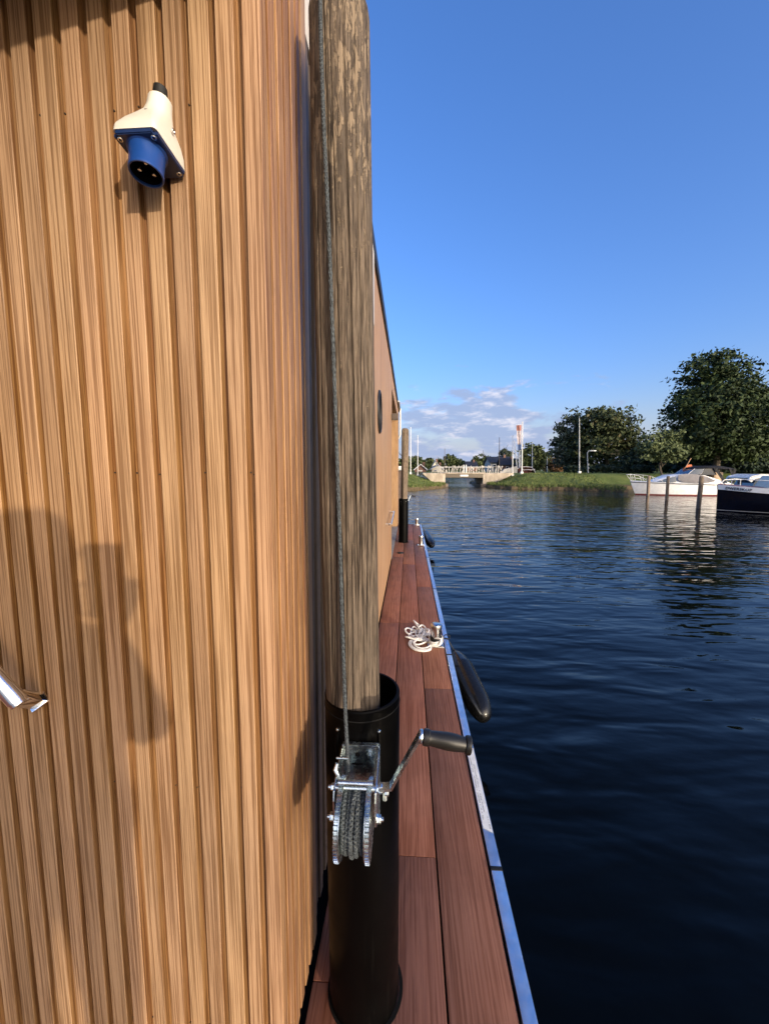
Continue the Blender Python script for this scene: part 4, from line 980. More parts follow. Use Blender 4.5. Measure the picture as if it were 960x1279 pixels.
tree(712, 70, 'grey green tree with a rounded shoulder left of the grey pole', [(714, 540, 0, 15, 22), (708, 562, 0, 18, 20), (724, 565, 0, 18, 20)], 5200, 0.36, M['leaf_pale'], 14, 8.0, 0.26, 7, 3.0, 'trees across the water', 'willow_tree', 0.5)
for (px, Y, lab, bl, n, lf, mt, sd, th) in (
    (948, 58, 'dark tree at the right frame edge behind the tallest tree', [(950, 530, 0, 22, 40), (955, 565, 0, 30, 24)], 5500, 0.36, 'leaf_dark', 21, 8),
    (852, 56, 'dark tree low down behind the small round tree', [(855, 572, 0, 26, 20), (868, 565, 0, 20, 24)], 3500, 0.36, 'leaf_dark', 22, 5),
    (915, 54, 'dark dense tree behind the trunk of the tallest tree', [(915, 570, 0, 34, 22), (940, 575, 0, 30, 18)], 5200, 0.36, 'leaf_dark', 23, 5),
    (800, 60, 'low dark bush tree between the domed tree and the small round tree', [(800, 574, 0, 16, 14), (790, 580, 0, 16, 10)], 2000, 0.34, 'leaf_hedge', 24, 3.5),
    (664, 95, 'dark green tree just right of the banner flag', [(664, 567, 0, 11, 14), (660, 577, 0, 13, 10), (672, 578, 0, 12, 9)], 3200, 0.42, 'leaf_mid', 25, 7),
    (680, 110, 'olive tree between the dark tree and the russet shrub', [(682, 575, 0, 10, 10), (688, 582, 0, 10, 7)], 1800, 0.42, 'leaf_olive', 26, 5),
    (694, 90, 'russet brown shrub on the far lawn', [(694, 582, 0, 8, 8)], 1100, 0.34, 'leaf_rust', 27, 3),
    (604, 150, 'pale green tree left of the white house with dark roof', [(604, 577, 0, 10, 8), (595, 580, 0, 9, 6)], 1500, 0.6, 'leaf_mid', 28, 8),
    (631, 150, 'bare pale tree rising behind the dark roof of the white house', [(631, 567, 0, 8, 6)], 700, 0.5, 'leaf_pale', 29, 10),
    (574, 180, 'round dark tree beyond the middle of the bridge', [(574, 581, 0, 7, 5), (582, 583, 0, 7, 4)], 1100, 0.7, 'leaf_hedge', 30, 6),
    (561, 150, 'dark tree beside the thin mast over the bridge', [(561, 576, 0, 7, 8), (566, 579, 0, 6, 6)], 1300, 0.6, 'leaf_mid', 31, 7),
    (546, 190, 'wide low tree behind the small gabled houses', [(540, 579, 0, 14, 6), (552, 579, 0, 8, 6)], 1500, 0.7, 'leaf_mid', 32, 7),
    (519, 120, 'green tree behind the two left white flagpoles', [(519, 577, 0, 9, 9), (524, 581, 0, 7, 7)], 1600, 0.5, 'leaf_mid', 33, 7),
    (503, 110, 'dark tree half hidden behind the far timber pile', [(503, 580, 0, 9, 9), (496, 582, 0, 9, 8)], 1300, 0.5, 'leaf_mid', 34, 6)):
    tree(px, Y, lab, bl, n, lf, M[mt], sd, th, 0.22, 5, 2.0, 'trees across the water', 'background_tree', 0.5)
# far wood that closes the horizon, and the hedge in front of the domed tree
def belt(name, label, cat, x0, x1, y, h, n, leaf, mat, seed, kind, dy=4.0):
    r = np.random.default_rng(seed); x = r.uniform(x0, x1, n); yy = y + r.normal(0, dy, n)
    top = h * (0.72 + 0.28 * np.sin(x * 0.9 / (h * .35) + seed) * np.sin(x * 0.37 / (h * .3))) ; z = r.random(n) ** 0.7 * top + 0.6
    p = np.stack([x, yy, z + 0.5], 1); nrm = r.normal(size=(n, 3)) + np.array([0, -0.5, 0.5]); nrm /= np.linalg.norm(nrm, axis=1)[:, None]
    t_ = np.cross(nrm, r.normal(size=(n, 3))); t_ /= np.linalg.norm(t_, axis=1)[:, None]; b_ = np.cross(nrm, t_); L = leaf * r.uniform(.6, 1.2, n)[:, None]
    q = np.stack([p + t_ * L, p + b_ * L * .6, p - t_ * L, p - b_ * L * .6], 1)
    me = bpy.data.meshes.new(name); me.from_pydata(q.reshape(-1, 3).tolist(), [], np.arange(n * 4).reshape(-1, 4).tolist()); me.materials.append(mat)
    me.attributes.new('rnd', 'FLOAT', 'FACE').data.foreach_set('value', np.clip(r.random(n), 0, 1))
    o = bpy.data.objects.new(name, me); COL.objects.link(o); return tag(o, label, cat, kind=kind)
belt('far_treeline', 'far line of mixed trees closing the horizon beyond the bridge', 'treeline', -60, 260, 260, 6.5, 12000, 1.0, M['leaf_mid'], 41, 'stuff', 10)
h0, h1 = at(706, 588, Y=54).x, at(812, 588, Y=54).x
belt('hedge', 'low dark hedge along the lawn behind the grey pole', 'hedge', h0, h1, 54, 1.05, 4200, 0.20, M['leaf_hedge'], 42, None, 0.5)
h0, h1 = at(845, 588, Y=50).x, at(1010, 588, Y=50).x
belt('undergrowth', 'rough dark undergrowth along the bank behind the boats', 'undergrowth', h0, h1, 50, 2.2, 5000, 0.26, M['leaf_hedge'], 43, 'stuff', 1.2)

# ------------------------------------------------------------------ bridge
YB = 45.0
def bx(px): return at(px, 590, Y=YB).x
zd1, zd0 = at(580, 591.0, Y=YB).z, at(580, 596.6, Y=YB).z
br = thing('road_bridge', (bx(580), YB, -0.5), 'low concrete road bridge with a white railing over the canal mouth', 'bridge')
mb = MB(); mb.box((bx(555.5), YB, zd0), (bx(603.8), YB + 6, zd1), 0.02).build('span', plain('bridge_beam', (0.13, 0.105, 0.075), 0.7), br)
mb = MB(); mb.box((bx(554), YB - 0.06, zd1 - 0.06), (bx(606), YB + 6.06, zd1 + 0.06), 0.02); mb.build('kerb', M['concrete'], br)
for s, (xa, xb) in ((-1, (bx(528), bx(556))), (1, (bx(603.3), bx(641)))):
    wl = MB(); xi = xb if s < 0 else xa; xo = xa if s < 0 else xb
    poly = [(xi, YB - 0.02, -1.0), (xi, YB - 0.02, zd1), (xo, YB - 0.02, zd1 + 0.02), (xo, YB - 0.02, zd1 - 0.12), (xi + s * 1.2, YB - 0.02, -0.2), (xi + s * 1.2, YB - 0.02, -1.0)]
    wl.prism(poly, (0, 0, 0), (0, 6.0, 0), 0.02); wl.build('abutment', M['concrete'], br)
    ft_ = MB(); ft_.box((xi - s * 0.32 if s < 0 else xi - 0.32, YB - 0.5, -1.0), (xi + (0.0 if s < 0 else 0.6), YB + 6, -0.18), 0.04) if s > 0 else ft_.box((xi - 0.6, YB - 0.5, -1.0), (xi + 0.3, YB + 6, -0.18), 0.04)
    ft_.build('fender_beam', M['wirewood'], br)
MB().box((bx(574.5), YB - 0.035, zd0 + 0.14), (bx(584.5), YB - 0.002, zd0 + 0.34), 0.004).build('height_plate', M['sticker'], br)
rl = MB(); zr = at(580, 582, Y=YB).z
rr = random.Random(8)
for y_ in (YB + 0.1, YB + 5.9):
    rl.tube([(bx(546), y_, zr - .1), (bx(628), y_, zr - .1)], 0.018, 6)
rail = rl.build('railing', M['polewhite'], br)
n = 36
for i in range(n):
    u = (i + .5) / n; xx = bx(546) + (bx(628) - bx(546)) * u; lean = 0.30 * math.sin(i * 2.1) + rr.uniform(-.12, .12) if i % 8 not in (0, 1) else 0.0
    pb = MB(); zt = zr + rr.choice((-0.14, 0.0, 0.0, 0.06)); y_ = YB + 0.1
    pb.prism([(xx - 0.036, y_ - 0.02, zd1), (xx + 0.036, y_ - 0.02, zd1), (xx + lean + 0.036, y_ - 0.02, zt), (xx + lean - 0.036, y_ - 0.02, zt)], (0, 0, 0), (0, 0.04, 0)); pb.build('baluster', M['railwood'], rail, smooth=False)
for px in (579, 581.8):
    MB().box((bx(px) - 0.06, YB + 0.02, zd1), (bx(px) + 0.06, YB + 0.14, zr + 0.14), 0.01).build('gate_post', M['polewhite'], br)
# ------------------------------------------------------------------ flagpoles, masts, lamps
def pole(name, px, ytop, ybot, Y, w, mat, label, cat, group=None, lean=0.0, extra=None, foot=True):
    b = at(px, ybot, Y=Y); t_ = at(px + lean, ytop, Y=Y); zb_ = min(zg(b.x, b.y) - 0.05, b.z); o = thing(name, (b.x, b.y, zb_), label, cat, group)
    sh = MB(); sh.tube([(b.x, Y, zb_), (b.x + (t_.x - b.x) * .5, Y, (zb_ + t_.z) / 2), (t_.x, Y, t_.z)], [w, w * .85, w * .55], 10); sh.build('shaft', mat, o)
    if foot: MB().box((b.x - w * 2, Y - w * 2, zb_), (b.x + w * 2, Y + w * 2, zb_ + 0.35), 0.01).build('footing', mat, o)
    if cat == 'flagpole':
        k = MB(); k.lathe([(w * .3, t_.z), (w * .9, t_.z + .03), (w * .9, t_.z + .1), (0.001, t_.z + .16)], (t_.x, Y, 0), 'Z', 10); k.build('finial', mat, o)
    return o, b, t_
G1 = 'white flagpoles by the bridge'
pole('flagpole', 512.6, 535, 592, 47, 0.06, M['polewhite'], 'white flagpole just right of the far timber pile', 'flagpole', G1)
pole('flagpole', 521.5, 545, 591, 49, 0.05, M['polewhite'], 'shorter white flagpole on the left bank crest, second from the far pile', 'flagpole', G1)
pole('flagpole', 640, 545, 591, 47.2, 0.055, M['polewhite'], 'thin white flagpole on the right bank left of the banner flag', 'flagpole', G1)
fo, fbs, ftp = pole('flagpole', 651.3, 528, 592, 46.5, 0.075, M['polewhite'], 'thick tall white flagpole carrying a hanging banner on the right bank', 'flagpole', G1, lean=1.0)
pole('flagpole', 664.5, 553, 586, 80, 0.09, M['polewhite'], 'pale pole rising in front of the dark green tree', 'flagpole', G1)
pole('mast', 555.2, 560, 592, 60, 0.06, M['wirewood'], 'thin brown mast standing at the left end of the bridge span', 'mast', 'boat masts and stays', foot=False)
pole('mast', 623.5, 546, 586, 70, 0.08, M['wirewood'], 'thin brown mast in front of the house with dark roof', 'mast', 'boat masts and stays', foot=False)
pole('spar', 646.5, 550, 580, 62, 0.09, M['polewhite'], 'white spar leaning beside the banner flag', 'mast', 'boat masts and stays', lean=-4.5, foot=False)
pole('bollard_post', 648.6, 561, 583, 60, 0.13, M['polewhite'], 'short stout white post under the banner flag', 'post', foot=False)
pole('signal_pole', 683, 570, 590, 78, 0.10, M['polegrey'], 'grey pole beside the russet shrub', 'pole', foot=False)
pole('lamp_mast', 723.2, 522, 592, 48, 0.075, M['polegrey'], 'tall plain grey pole on the lawn in front of the trees', 'pole')
# banner flag
xl, xr_ = at(644.2, 545, Y=46.4).x, at(650.6, 545, Y=46.4).x; zt_, zb_ = at(648, 531, Y=46.4).z, at(648, 562, Y=46.4).z
fg = thing('banner_flag', ((xl + xr_) / 2, 46.4, zb_), 'long faded red white and blue banner hanging from the thick flagpole', 'flag')
def cloth(z0, z1, name, mat):
    mb = MB(); nx_, nz_ = 8, 10; vs = []
    for i in range(nz_ + 1):
        z = z0 + (z1 - z0) * i / nz_; nar = 1 - 0.42 * (zt_ - z) / (zt_ - zb_)
        for j in range(nx_ + 1):
            u = j / nx_; vs.append((xr_ - (xr_ - xl) * (1 - u) * nar, 46.4 + 0.07 * math.sin(u * 7 + z * 1.1), z))
    fs = [[i * (nx_ + 1) + j, i * (nx_ + 1) + j + 1, (i + 1) * (nx_ + 1) + j + 1, (i + 1) * (nx_ + 1) + j] for i in range(nz_) for j in range(nx_)]
    mb.add(vs, fs); o = mb.build(name, mat, fg, fixn=False); md = o.modifiers.new('s', 'SOLIDIFY'); md.thickness = 0.01; return o
d_ = (zt_ - zb_); cloth(zt_ - d_ * .22, zt_, 'red_panel', M['flagred']); cloth(zt_ - d_ * .78, zt_ - d_ * .22, 'white_panel', plain('pink_white_cloth', (0.42, 0.36, 0.36), .8, 0, .35, 2.5)); cloth(zb_, zt_ - d_ * .78, 'blue_panel', M['flagblue'])
MB().tube([(xl - .05, 46.4, zt_ + .03), (xr_ + .12, 46.4, zt_ + .1)], 0.02, 6).build('yard', M['polewhite'], fg)
# street lamp with bent head
Ys = 50; b = at(734.5, 586, Y=Ys); t_ = at(733.2, 566, Y=Ys); hd = at(740, 563.2, Y=Ys)
sl_ = thing('street_lamp', (b.x, Ys, zg(b.x, Ys) - .02), 'short white street lamp with a bent flat head right of the grey pole', 'street lamp')
MB().tube([(b.x, Ys, zg(b.x, Ys) - .05), (t_.x, Ys, t_.z), (t_.x + .12, Ys, t_.z + .28), (hd.x - .2, Ys, hd.z)], [0.06, 0.05, .045, .045], 10).build('shaft', M['polegrey'], sl_)
MB().box((hd.x - .35, Ys - .14, hd.z - .06), (hd.x + .38, Ys + .14, hd.z + .09), .03).build('lamp_head', M['polewhite'], sl_)
mb = MB(); zb0 = zg(b.x, Ys)
for k in range(3): mb.lathe([(0.068, zb0 + .15 + k * .45), (0.068, zb0 + .36 + k * .45)], (b.x - .01 * k, Ys, 0), 'Z', 12)
build_each(mb, 'white_band', M['polewhite'], sl_)

# ------------------------------------------------------------------ houses beyond the bridge
def house(name, px0, px1, yeave, yridge, ybase, Y, depth, wallm, label, gable=False, wins=()):
    x0, x1 = at(px0, 588, Y=Y).x, at(px1, 588, Y=Y).x; ze, zr_ = at(px0, yeave, Y=Y).z, at(px0, yridge, Y=Y).z; z0 = 0.9
    o = thing(name, ((x0 + x1) / 2, Y, z0), label, 'house', 'houses beyond the bridge')
    MB().box((x0, Y, z0), (x1, Y + depth, ze), .02).build('wall', wallm, o)
    ov = .35; rf_ = MB(); th = .18
    if gable:
        xm = (x0 + x1) / 2
        poly = [(x0 - ov, Y - ov, ze - .2), (xm, Y - ov, zr_), (x1 + ov, Y - ov, ze - .2), (x1 + ov, Y - ov, ze - .2 + th), (xm, Y - ov, zr_ + th), (x0 - ov, Y - ov, ze - .2 + th)]
        rf_.prism(poly, (0, 0, 0), (0, depth + 2 * ov, 0)); g_ = MB(); g_.prism([(x0, Y + .01, ze), (x1, Y + .01, ze), (xm, Y + .01, zr_)], (0, 0, 0), (0, .2, 0)); g_.build('gable', wallm, o)
        vb = MB(); vb.tube([(x0 - ov, Y - ov - .03, ze - .12), (xm, Y - ov - .03, zr_ + .1), (x1 + ov, Y - ov - .03, ze - .12)], .10, 4); vb.build('bargeboard', M['polewhite'], o)
    else:
        ym = Y + depth / 2
        poly = [(x0 - ov, Y - ov, ze - .1), (x0 - ov, ym, zr_), (x0 - ov, Y + depth + ov, ze - .1), (x0 - ov, Y + depth + ov, ze + .1), (x0 - ov, ym, zr_ + th), (x0 - ov, Y - ov, ze + .1)]
        rf_.prism(poly, (0, 0, 0), (x1 - x0 + 2 * ov, 0, 0))
        gb = MB()
        for xx in (x0, x1 - .2): gb.prism([(xx, Y, ze), (xx, ym, zr_), (xx, Y + depth, ze)], (0, 0, 0), (.2, 0, 0))
        gb.build('gable', wallm, o)
    r_ = rf_.build('roof', M['rooftile'], o, smooth=False)
    MB().box((x0 + (x1 - x0) * .7, Y + depth * .4, zr_ - .4), (x0 + (x1 - x0) * .7 + .6, Y + depth * .4 + .6, zr_ + .7), .02).build('chimney', M['brick'], r_)
    for (a, b_, c, d) in wins:
        f_ = MB().box((x0 + (x1 - x0) * a, Y - .06, z0 + (ze - z0) * c), (x0 + (x1 - x0) * b_, Y - .005, z0 + (ze - z0) * d), .01).build('window', M['polewhite'], o)
        MB().box((x0 + (x1 - x0) * a + .1, Y - .075, z0 + (ze - z0) * c + .1), (x0 + (x1 - x0) * b_ - .1, Y - .062, z0 + (ze - z0) * d - .1)).build('pane', M['glass'], f_)
    return o
house('dark_roof_house', 612, 640, 578, 570.5, 590, 105, 8, M['render'], 'white house with a long dark tiled roof right of the bridge', False, ((.12, .26, .35, .8), (.55, .66, .35, .85), (.78, .9, .35, .85)))
house('dark_house_extension', 626, 644, 581, 573, 590, 100, 4, M['brick'], 'brown brick house front with a dark roof before the white house', False, ((.3, .5, .3, .85), (.7, .85, .3, .85)))
house('gabled_house', 518, 532, 586.5, 580.5, 590, 95, 7, M['brick'], 'small gabled house with dark roof near the left flagpoles', True, ((.35, .65, .3, .8),))
house('gabled_house', 539, 553, 586, 581, 590, 98, 7, M['cream'], 'small pale house with dark roof at the left end of the bridge', True, ((.2, .45, .3, .8),))
house('dark_roof_house', 583, 596, 583, 576.5, 590, 140, 8, M['brick'], 'distant house with a dark roof beyond the middle of the railing', False, ((.3, .6, .3, .8),))
house('cream_house', 541, 546, 582, 575.5, 590, 125, 5, M['cream'], 'narrow cream gabled house behind the left bridge houses', True)
# red-brown hut with two low roofs
Yh = 58; x0, x1 = at(646, 588, Y=Yh).x, at(666, 588, Y=Yh).x; zt = at(655, 582.5, Y=Yh).z
ht = thing('boat_shed', ((x0 + x1) / 2, Yh, .95), 'low dark red boat shed with white roof edges on the right bank', 'shed')
MB().box((x0 + .2, Yh + .2, .9), (x1 - .2, Yh + 3, zt - .35)).build('wall', M['redroof'], ht)
for k, dz in enumerate((0, -.42)):
    xm = (x0 + x1) / 2 + .3 * k; z1 = zt + dz; mb = MB()
    pts = [(x0 - .4 + .6 * k, Yh - .3 * k, z1 - .55), (xm - .8, Yh - .3 * k, z1 - .05), (xm, Yh - .3 * k, z1), (xm + .8, Yh - .3 * k, z1 - .06), (x1 + .2, Yh - .3 * k, z1 - .5)]
    mb.prism(pts + [(p[0], p[1], p[2] - .16) for p in pts[::-1]], (0, 0, 0), (0, 3.2, 0)); r_ = mb.build('roof', M['redroof'], ht)
    mb = MB(); mb.tube([(p[0], p[1] - .03, p[2] - .05) for p in pts], .045, 6); mb.build('roof_edge', M['polewhite'], r_)
# pale quay wall ramp between bridge and house
x0, x1 = at(624, 588, Y=56).x, at(646, 588, Y=56).x
o = MB().prism([(x0, 56, .9), (x1, 56, .9), (x1, 56, at(640, 582, Y=56).z), (x0 + .6, 56, at(625, 586, Y=56).z)], (0, 0, 0), (0, .4, 0), .02).build('parapet_wall', M['render']); tag(o, 'pale sloping parapet wall right of the bridge railing', 'wall')

# ------------------------------------------------------------------ neighbouring houseboat beyond the deck end
nbt = thing('neighbour_houseboat', (-2.5, 18, -.5), 'grey neighbouring houseboat glimpsed past the far end of the deck', 'houseboat')
MB().box((-5, 13.5, -.6), (-.28, 24, 1.35), .03).build('hull', plain('dark_brown_boards', (.09, .06, .045), .8, 0, .3, 5), nbt)
MB().box((-5.1, 13.3, 1.35), (-.24, 24.2, 1.5), .02).build('roof', M['polegrey'], nbt)

# ------------------------------------------------------------------ mooring posts across the water
G2 = 'mooring posts in the water by the boats'
for (px, yt, yb, mat, lab) in ((808.7, 594, 619, 'polepost', 'pale leftmost mooring post standing before the white boat bow'), (832, 594.5, 624.5, 'post', 'middle mooring post before the white boat'), (871.5, 594.5, 635, 'post', 'nearest and thickest mooring post beside the dark boat bow')):
    p = at(px, yb, Z=-.5); tz = at(px, yt, Y=p.y).z; mt = pile_mat('pale_post', 9, tint=2.3) if mat == 'polepost' else M['post']
    w = 1.75 * p.y / 480 if px < 850 else 2.4 * p.y / 480
    o = pile_mesh((p.x, p.y), w, w * .92, -1.5, tz, (0.02 * (px - 830) / 30, 0), int(px), 20, 20, 0.006).build('mooring_post', mt); tag(o, lab, 'mooring post', G2)

# ------------------------------------------------------------------ boats
def hull_secs(L, B, sheer_b, sheer_s, rake, depth=.35, plumb=False, stern=0.85, n=16):
    secs = []
    for i in range(n + 1):
        u = i / n; b = B / 2 * (min(1, (1 - (1 - min(u / .55, 1)) ** 2.2)) if u < .55 else 1 - (1 - stern) * ((u - .55) / .45) ** 2)
        b = max(b, .02); zs = sheer_b + (sheer_s - sheer_b) * (1 - (1 - u) ** 1.6); rk = rake * (1 - u) ** 2
        xk = u * L + rk * .98; xw = u * L + rk * .55; xt = u * L
        secs.append([(xt, -b, zs), (xt * .5 + xw * .5, -b * .95, zs * .5), (xw, -b * .84, 0.05), (xk, -b * .55, -depth * .6), (xk, 0, -depth), (xk, b * .55, -depth * .6), (xw, b * .84, 0.05), (xt * .5 + xw * .5, b * .95, zs * .5), (xt, b, zs)])
    return secs
def place(o, loc, rz): o.location = loc; o.rotation_euler = (0, 0, rz)
# --- white cruiser (local x runs from bow to stern, origin at the bow on the waterline)
wb = thing('motor_cruiser', (0, 0, 0), 'white motor cruiser with maroon waterline and dark canvas top, moored bow left', 'boat', 'boats moored across the water')
L, B = 6.6, 2.5; S = hull_secs(L, B, 1.10, .92, .75)
mb = MB(); mb.loft(S, cap=True, closed=True); mb.build('hull', M['white'], wb, ang=30, local=True)
def strip(secs, z0, z1, off, thick=None):
    mb = MB(); rows = []
    for s in (-1, 1):
        pr_ = []
        for sec in secs:
            a, m_, w_ = (Vector(sec[0]), Vector(sec[1]), Vector(sec[2])) if s < 0 else (Vector(sec[8]), Vector(sec[7]), Vector(sec[6]))
            def ptz(z):
                if z > m_.z: f_ = (z - m_.z) / max(a.z - m_.z, 1e-3); q = m_.lerp(a, f_)
                else: f_ = (z - w_.z) / max(m_.z - w_.z, 1e-3); q = w_.lerp(m_, f_)
                return q + Vector((-off * .3, s * off, 0))
            pr_.append((ptz(z0(sec) if callable(z0) else z0), ptz(z1(sec) if callable(z1) else z1)))
        vs = [p for q in pr_ for p in q]; fs = [[2 * i, 2 * i + 1, 2 * i + 3, 2 * i + 2] for i in range(len(pr_) - 1)]; mb.add(vs, fs)
    return mb
strip(S, 0.0, 0.10, .012).build('boot_stripe', M['maroon'], wb, local=True, fixn=False)
strip(S, lambda s: s[0][2] - .10, lambda s: s[0][2] - .03, .022).build('rub_rail', M['rubrail'], wb, local=True, fixn=False)
dkp = MB(); rows = [[(s[0][0], s[0][1] * .98, s[0][2] - .005), (s[0][0], 0, s[0][2] + .06), (s[8][0], s[8][1] * .98, s[8][2] - .005)] for s in S]
dkp.loft(rows, cap=False, closed=False); dkp.build('foredeck', M['white'], wb, local=True)
cab = MB()
def csec(x, w, z0, z1, tw): return [(x, -w, z0), (x, -w * tw, z1 - .05), (x, -w * tw * .8, z1), (x, w * tw * .8, z1), (x, w * tw, z1 - .05), (x, w, z0)]
cab.loft([csec(1.35, .45, 1.0, 1.06, .9), csec(1.9, .75, 1.0, 1.34, .82), csec(2.6, .95, .98, 1.60, .82), csec(3.6, 1.02, .95, 1.70, .85), csec(4.6, 1.05, .92, 1.62, .9), csec(5.6, 1.08, .9, 1.25, .95), csec(6.3, 1.08, .9, 1.05, .97)])
cab.build('cabin', M['white'], wb, local=True)
for s in (-1, 1):
    mb = MB(); pts = [(1.5, .72 * s, 1.08), (2.66, 1.0 * s, 1.06), (2.66, .90 * s, 1.50), (2.25, .82 * s, 1.40)]
    mb.prism([(x, y - .0, z) for x, y, z in pts], (0, 0, 0), (0, s * .03, 0)); mb.build('fore_window', M['boatglass'], wb, local=True)
    mb = MB(); pts = [(2.72, 1.06 * s, 1.22), (3.1, 1.08 * s, 1.06), (3.8, 1.10 * s, .99), (4.7, 1.11 * s, 1.02), (5.25, 1.11 * s, 1.16), (4.6, 1.09 * s, 1.50), (3.9, 1.06 * s, 1.68), (3.2, 1.05 * s, 1.71), (2.74, 1.04 * s, 1.62)]
    mb.prism(pts, (0, 0, 0), (0, s * .035, 0), .006); mb.build('side_cover', M['greycover'], wb, local=True)
ws = MB()
for s in (-1, 1):
    ws.prism([(3.55, .80 * s, 1.66), (4.3, .88 * s, 1.66), (4.55, .88 * s, 2.10), (4.05, .72 * s, 2.10)], (0, 0, 0), (0, s * .02, 0)); ws.prism([(4.34, .88 * s, 1.64), (5.35, .92 * s, 1.62), (5.1, .9 * s, 2.14), (4.6, .88 * s, 2.12)], (0, 0, 0), (0, s * .02, 0))
ws.prism([(3.5, -.78, 1.66), (3.5, .78, 1.66), (4.02, .70, 2.12), (4.02, -.70, 2.12)], (0, 0, 0), (.02, 0, .01)); wsc = ws.build('windscreen', M['boatglass'], wb, local=True)
wfz = MB()
for s in (-1, 1):
    wfz.tube([(3.52, .80 * s, 1.66), (4.03, .72 * s, 2.13), (4.55, .9 * s, 2.13), (4.3, .91 * s, 1.66)], .022, 6); wfz.tube([(4.03, .72 * s, 2.13), (4.9, .9 * s, 2.16)], .02, 6)
wfz.tube([(4.03, -.72, 2.13), (4.03, .72, 2.13)], .022, 6); wfz.build('screen_frame', M['polewhite'], wsc, local=True)
cv_ = MB(); cv_.loft([csec(4.0, .80, 2.12, 2.20, .9), csec(4.6, .98, 2.12, 2.33, .9), csec(5.6, 1.02, 2.10, 2.33, .9), csec(6.5, 1.0, 2.02, 2.14, .92)]); cnv = cv_.build('canvas_top', M['canvas'], wb, local=True)
cs_ = MB()
for s in (-1, 1):
    cs_.prism([(5.05, 1.02 * s, 2.14), (5.28, 1.02 * s, 2.14), (6.0, 1.1 * s, 1.0), (5.75, 1.1 * s, 1.0)], (0, 0, 0), (0, s * .02, 0))
    cs_.prism([(6.02, 1.03 * s, 2.1), (6.18, 1.03 * s, 2.1), (6.55, 1.05 * s, 1.35), (6.35, 1.08 * s, 1.3)], (0, 0, 0), (0, s * .02, 0)); cs_.prism([(6.35, 1.03 * s, 2.06), (6.5, 1.03 * s, 2.04), (6.45, 1.08 * s, 1.0), (6.2, 1.08 * s, 1.0)], (0, 0, 0), (0, s * .02, 0))
cs_.build('canvas_side', M['canvas'], cnv, local=True)
MB().box((5.35, -.7, .95), (5.95, .7, 1.85), .08).build('helm_seat', M['seat'], wb, local=True)
rlw = MB()
for s in (-1, 1):
    rlw.tube([(-.28, 0.05 * s, 1.62), (.25, .48 * s, 1.66), (1.0, .85 * s, 1.52), (1.75, 1.06 * s, 1.12)], .018, 6); rlw.tube([(-.12, .05 * s, 1.36), (.5, .6 * s, 1.36), (1.4, .98 * s, 1.22)], .013, 6)
    for (x, y, z) in ((.02, .12, 1.62), (.55, .62, 1.6), (1.1, .88, 1.48)): rlw.tube([(x + .12, y * s, 1.08), (x, y * s, z)], .015, 6)
rlw.tube([(-.28, -.05, 1.62), (-.32, 0, 1.62), (-.28, .05, 1.62)], .018, 6); rlw.tube([(0.1, 0, 1.08), (-.3, 0, 1.62)], .015, 6)
rlw.build('bow_rail', M['polewhite'], wb, local=True)
ob = MB(); ob.box((6.62, -.2, .55), (6.98, .2, 1.02), .08); ob.prism([(6.65, -.08, .55), (6.9, -.08, .55), (7.35, -.08, -.1), (7.2, -.08, -.2)], (0, 0, 0), (0, .16, 0), .02); ob.build('outboard_motor', M['rubber'], wb, local=True)
ld = MB()
for s in (-.16, .16): ld.tube([(6.6, s - .7, .62), (7.25, s - .7, .02)], .03, 6)
for k in range(4): ld.tube([(6.68 + k * .16, -.86, .54 - k * .148), (6.68 + k * .16, -.54, .54 - k * .148)], .035, 6)
ld.build('stern_ladder', M['alu'], wb, local=True)
fs_ = MB(); fs_.tube([(3.75, .3, 1.7), (4.3, .3, 2.95)], .03, 6); st_ = fs_.build('flag_staff', plain('varnished_staff', (.42, .25, .12), .4), wb, local=True)
MB().prism([(3.75, .32, 1.98), (4.06, .32, 2.42), (4.4, .34, 2.44), (4.55, .36, 2.05), (4.2, .34, 1.92)], (0, 0, 0), (0, .015, 0)).build('flag', M['orange'], st_, local=True, smooth=False)
p0 = at(798, 619, Z=-.5); place(wb, (p0.x - .05, p0.y + 1.2, -.5), R(-4)); wb.scale = (1, 1, .94)
# --- dark tender in front
db = thing('dark_launch', (0, 0, 0), 'black hulled launch with a white gunwale and its name lettered at the bow', 'boat', 'boats moored across the water')
L, B = 7.0, 2.3; S2 = hull_secs(L, B, 1.20, .80, .06, .4, True)
mb = MB(); mb.loft(S2); mb.build('hull', M['navy'], db, ang=30, local=True)
strip(S2, lambda s: s[0][2] - .20, lambda s: s[0][2] + .02, .03).build('gunwale', M['white'], db, local=True, fixn=False)
strip(S2, .055, .085, .012).build('waterline', M['rubrail'], db, local=True, fixn=False)
dkp = MB(); rows = [[(s[0][0], s[0][1] * 1.0, s[0][2] + .018), (s[0][0], 0, s[0][2] + .07), (s[8][0], s[8][1] * 1.0, s[8][2] + .018)] for s in S2]
dkp.loft(rows, cap=False, closed=False); dkp.build('deck', plain('maroon_deck', (.22, .09, .085), .6), db, local=True)
rl2 = MB()
for s in (-1, 1):
    rl2.tube([(.12, .16 * s, 1.22), (.3, .3 * s, 1.42), (.75, .55 * s, 1.46), (1.75, .85 * s, 1.40), (1.85, .88 * s, 1.12)], .02, 7); rl2.tube([(.62, .5 * s, 1.2), (.62, .5 * s, 1.45)], .016, 6)
rl2.build('bow_rail', M['polewhite'], db, local=True)
MB().prism([(1.45, -.72, 1.08), (1.72, -.70, 1.62), (2.0, -.74, 1.60), (2.2, -.85, 1.0)], (0, 0, 0), (0, 1.44, 0), .03).build('hatch_cover', M['cream'], db, local=True)
MB().box((2.35, -.45, .95), (2.75, .45, 1.35), .06).build('seat', M['blueseat'], db, local=True)
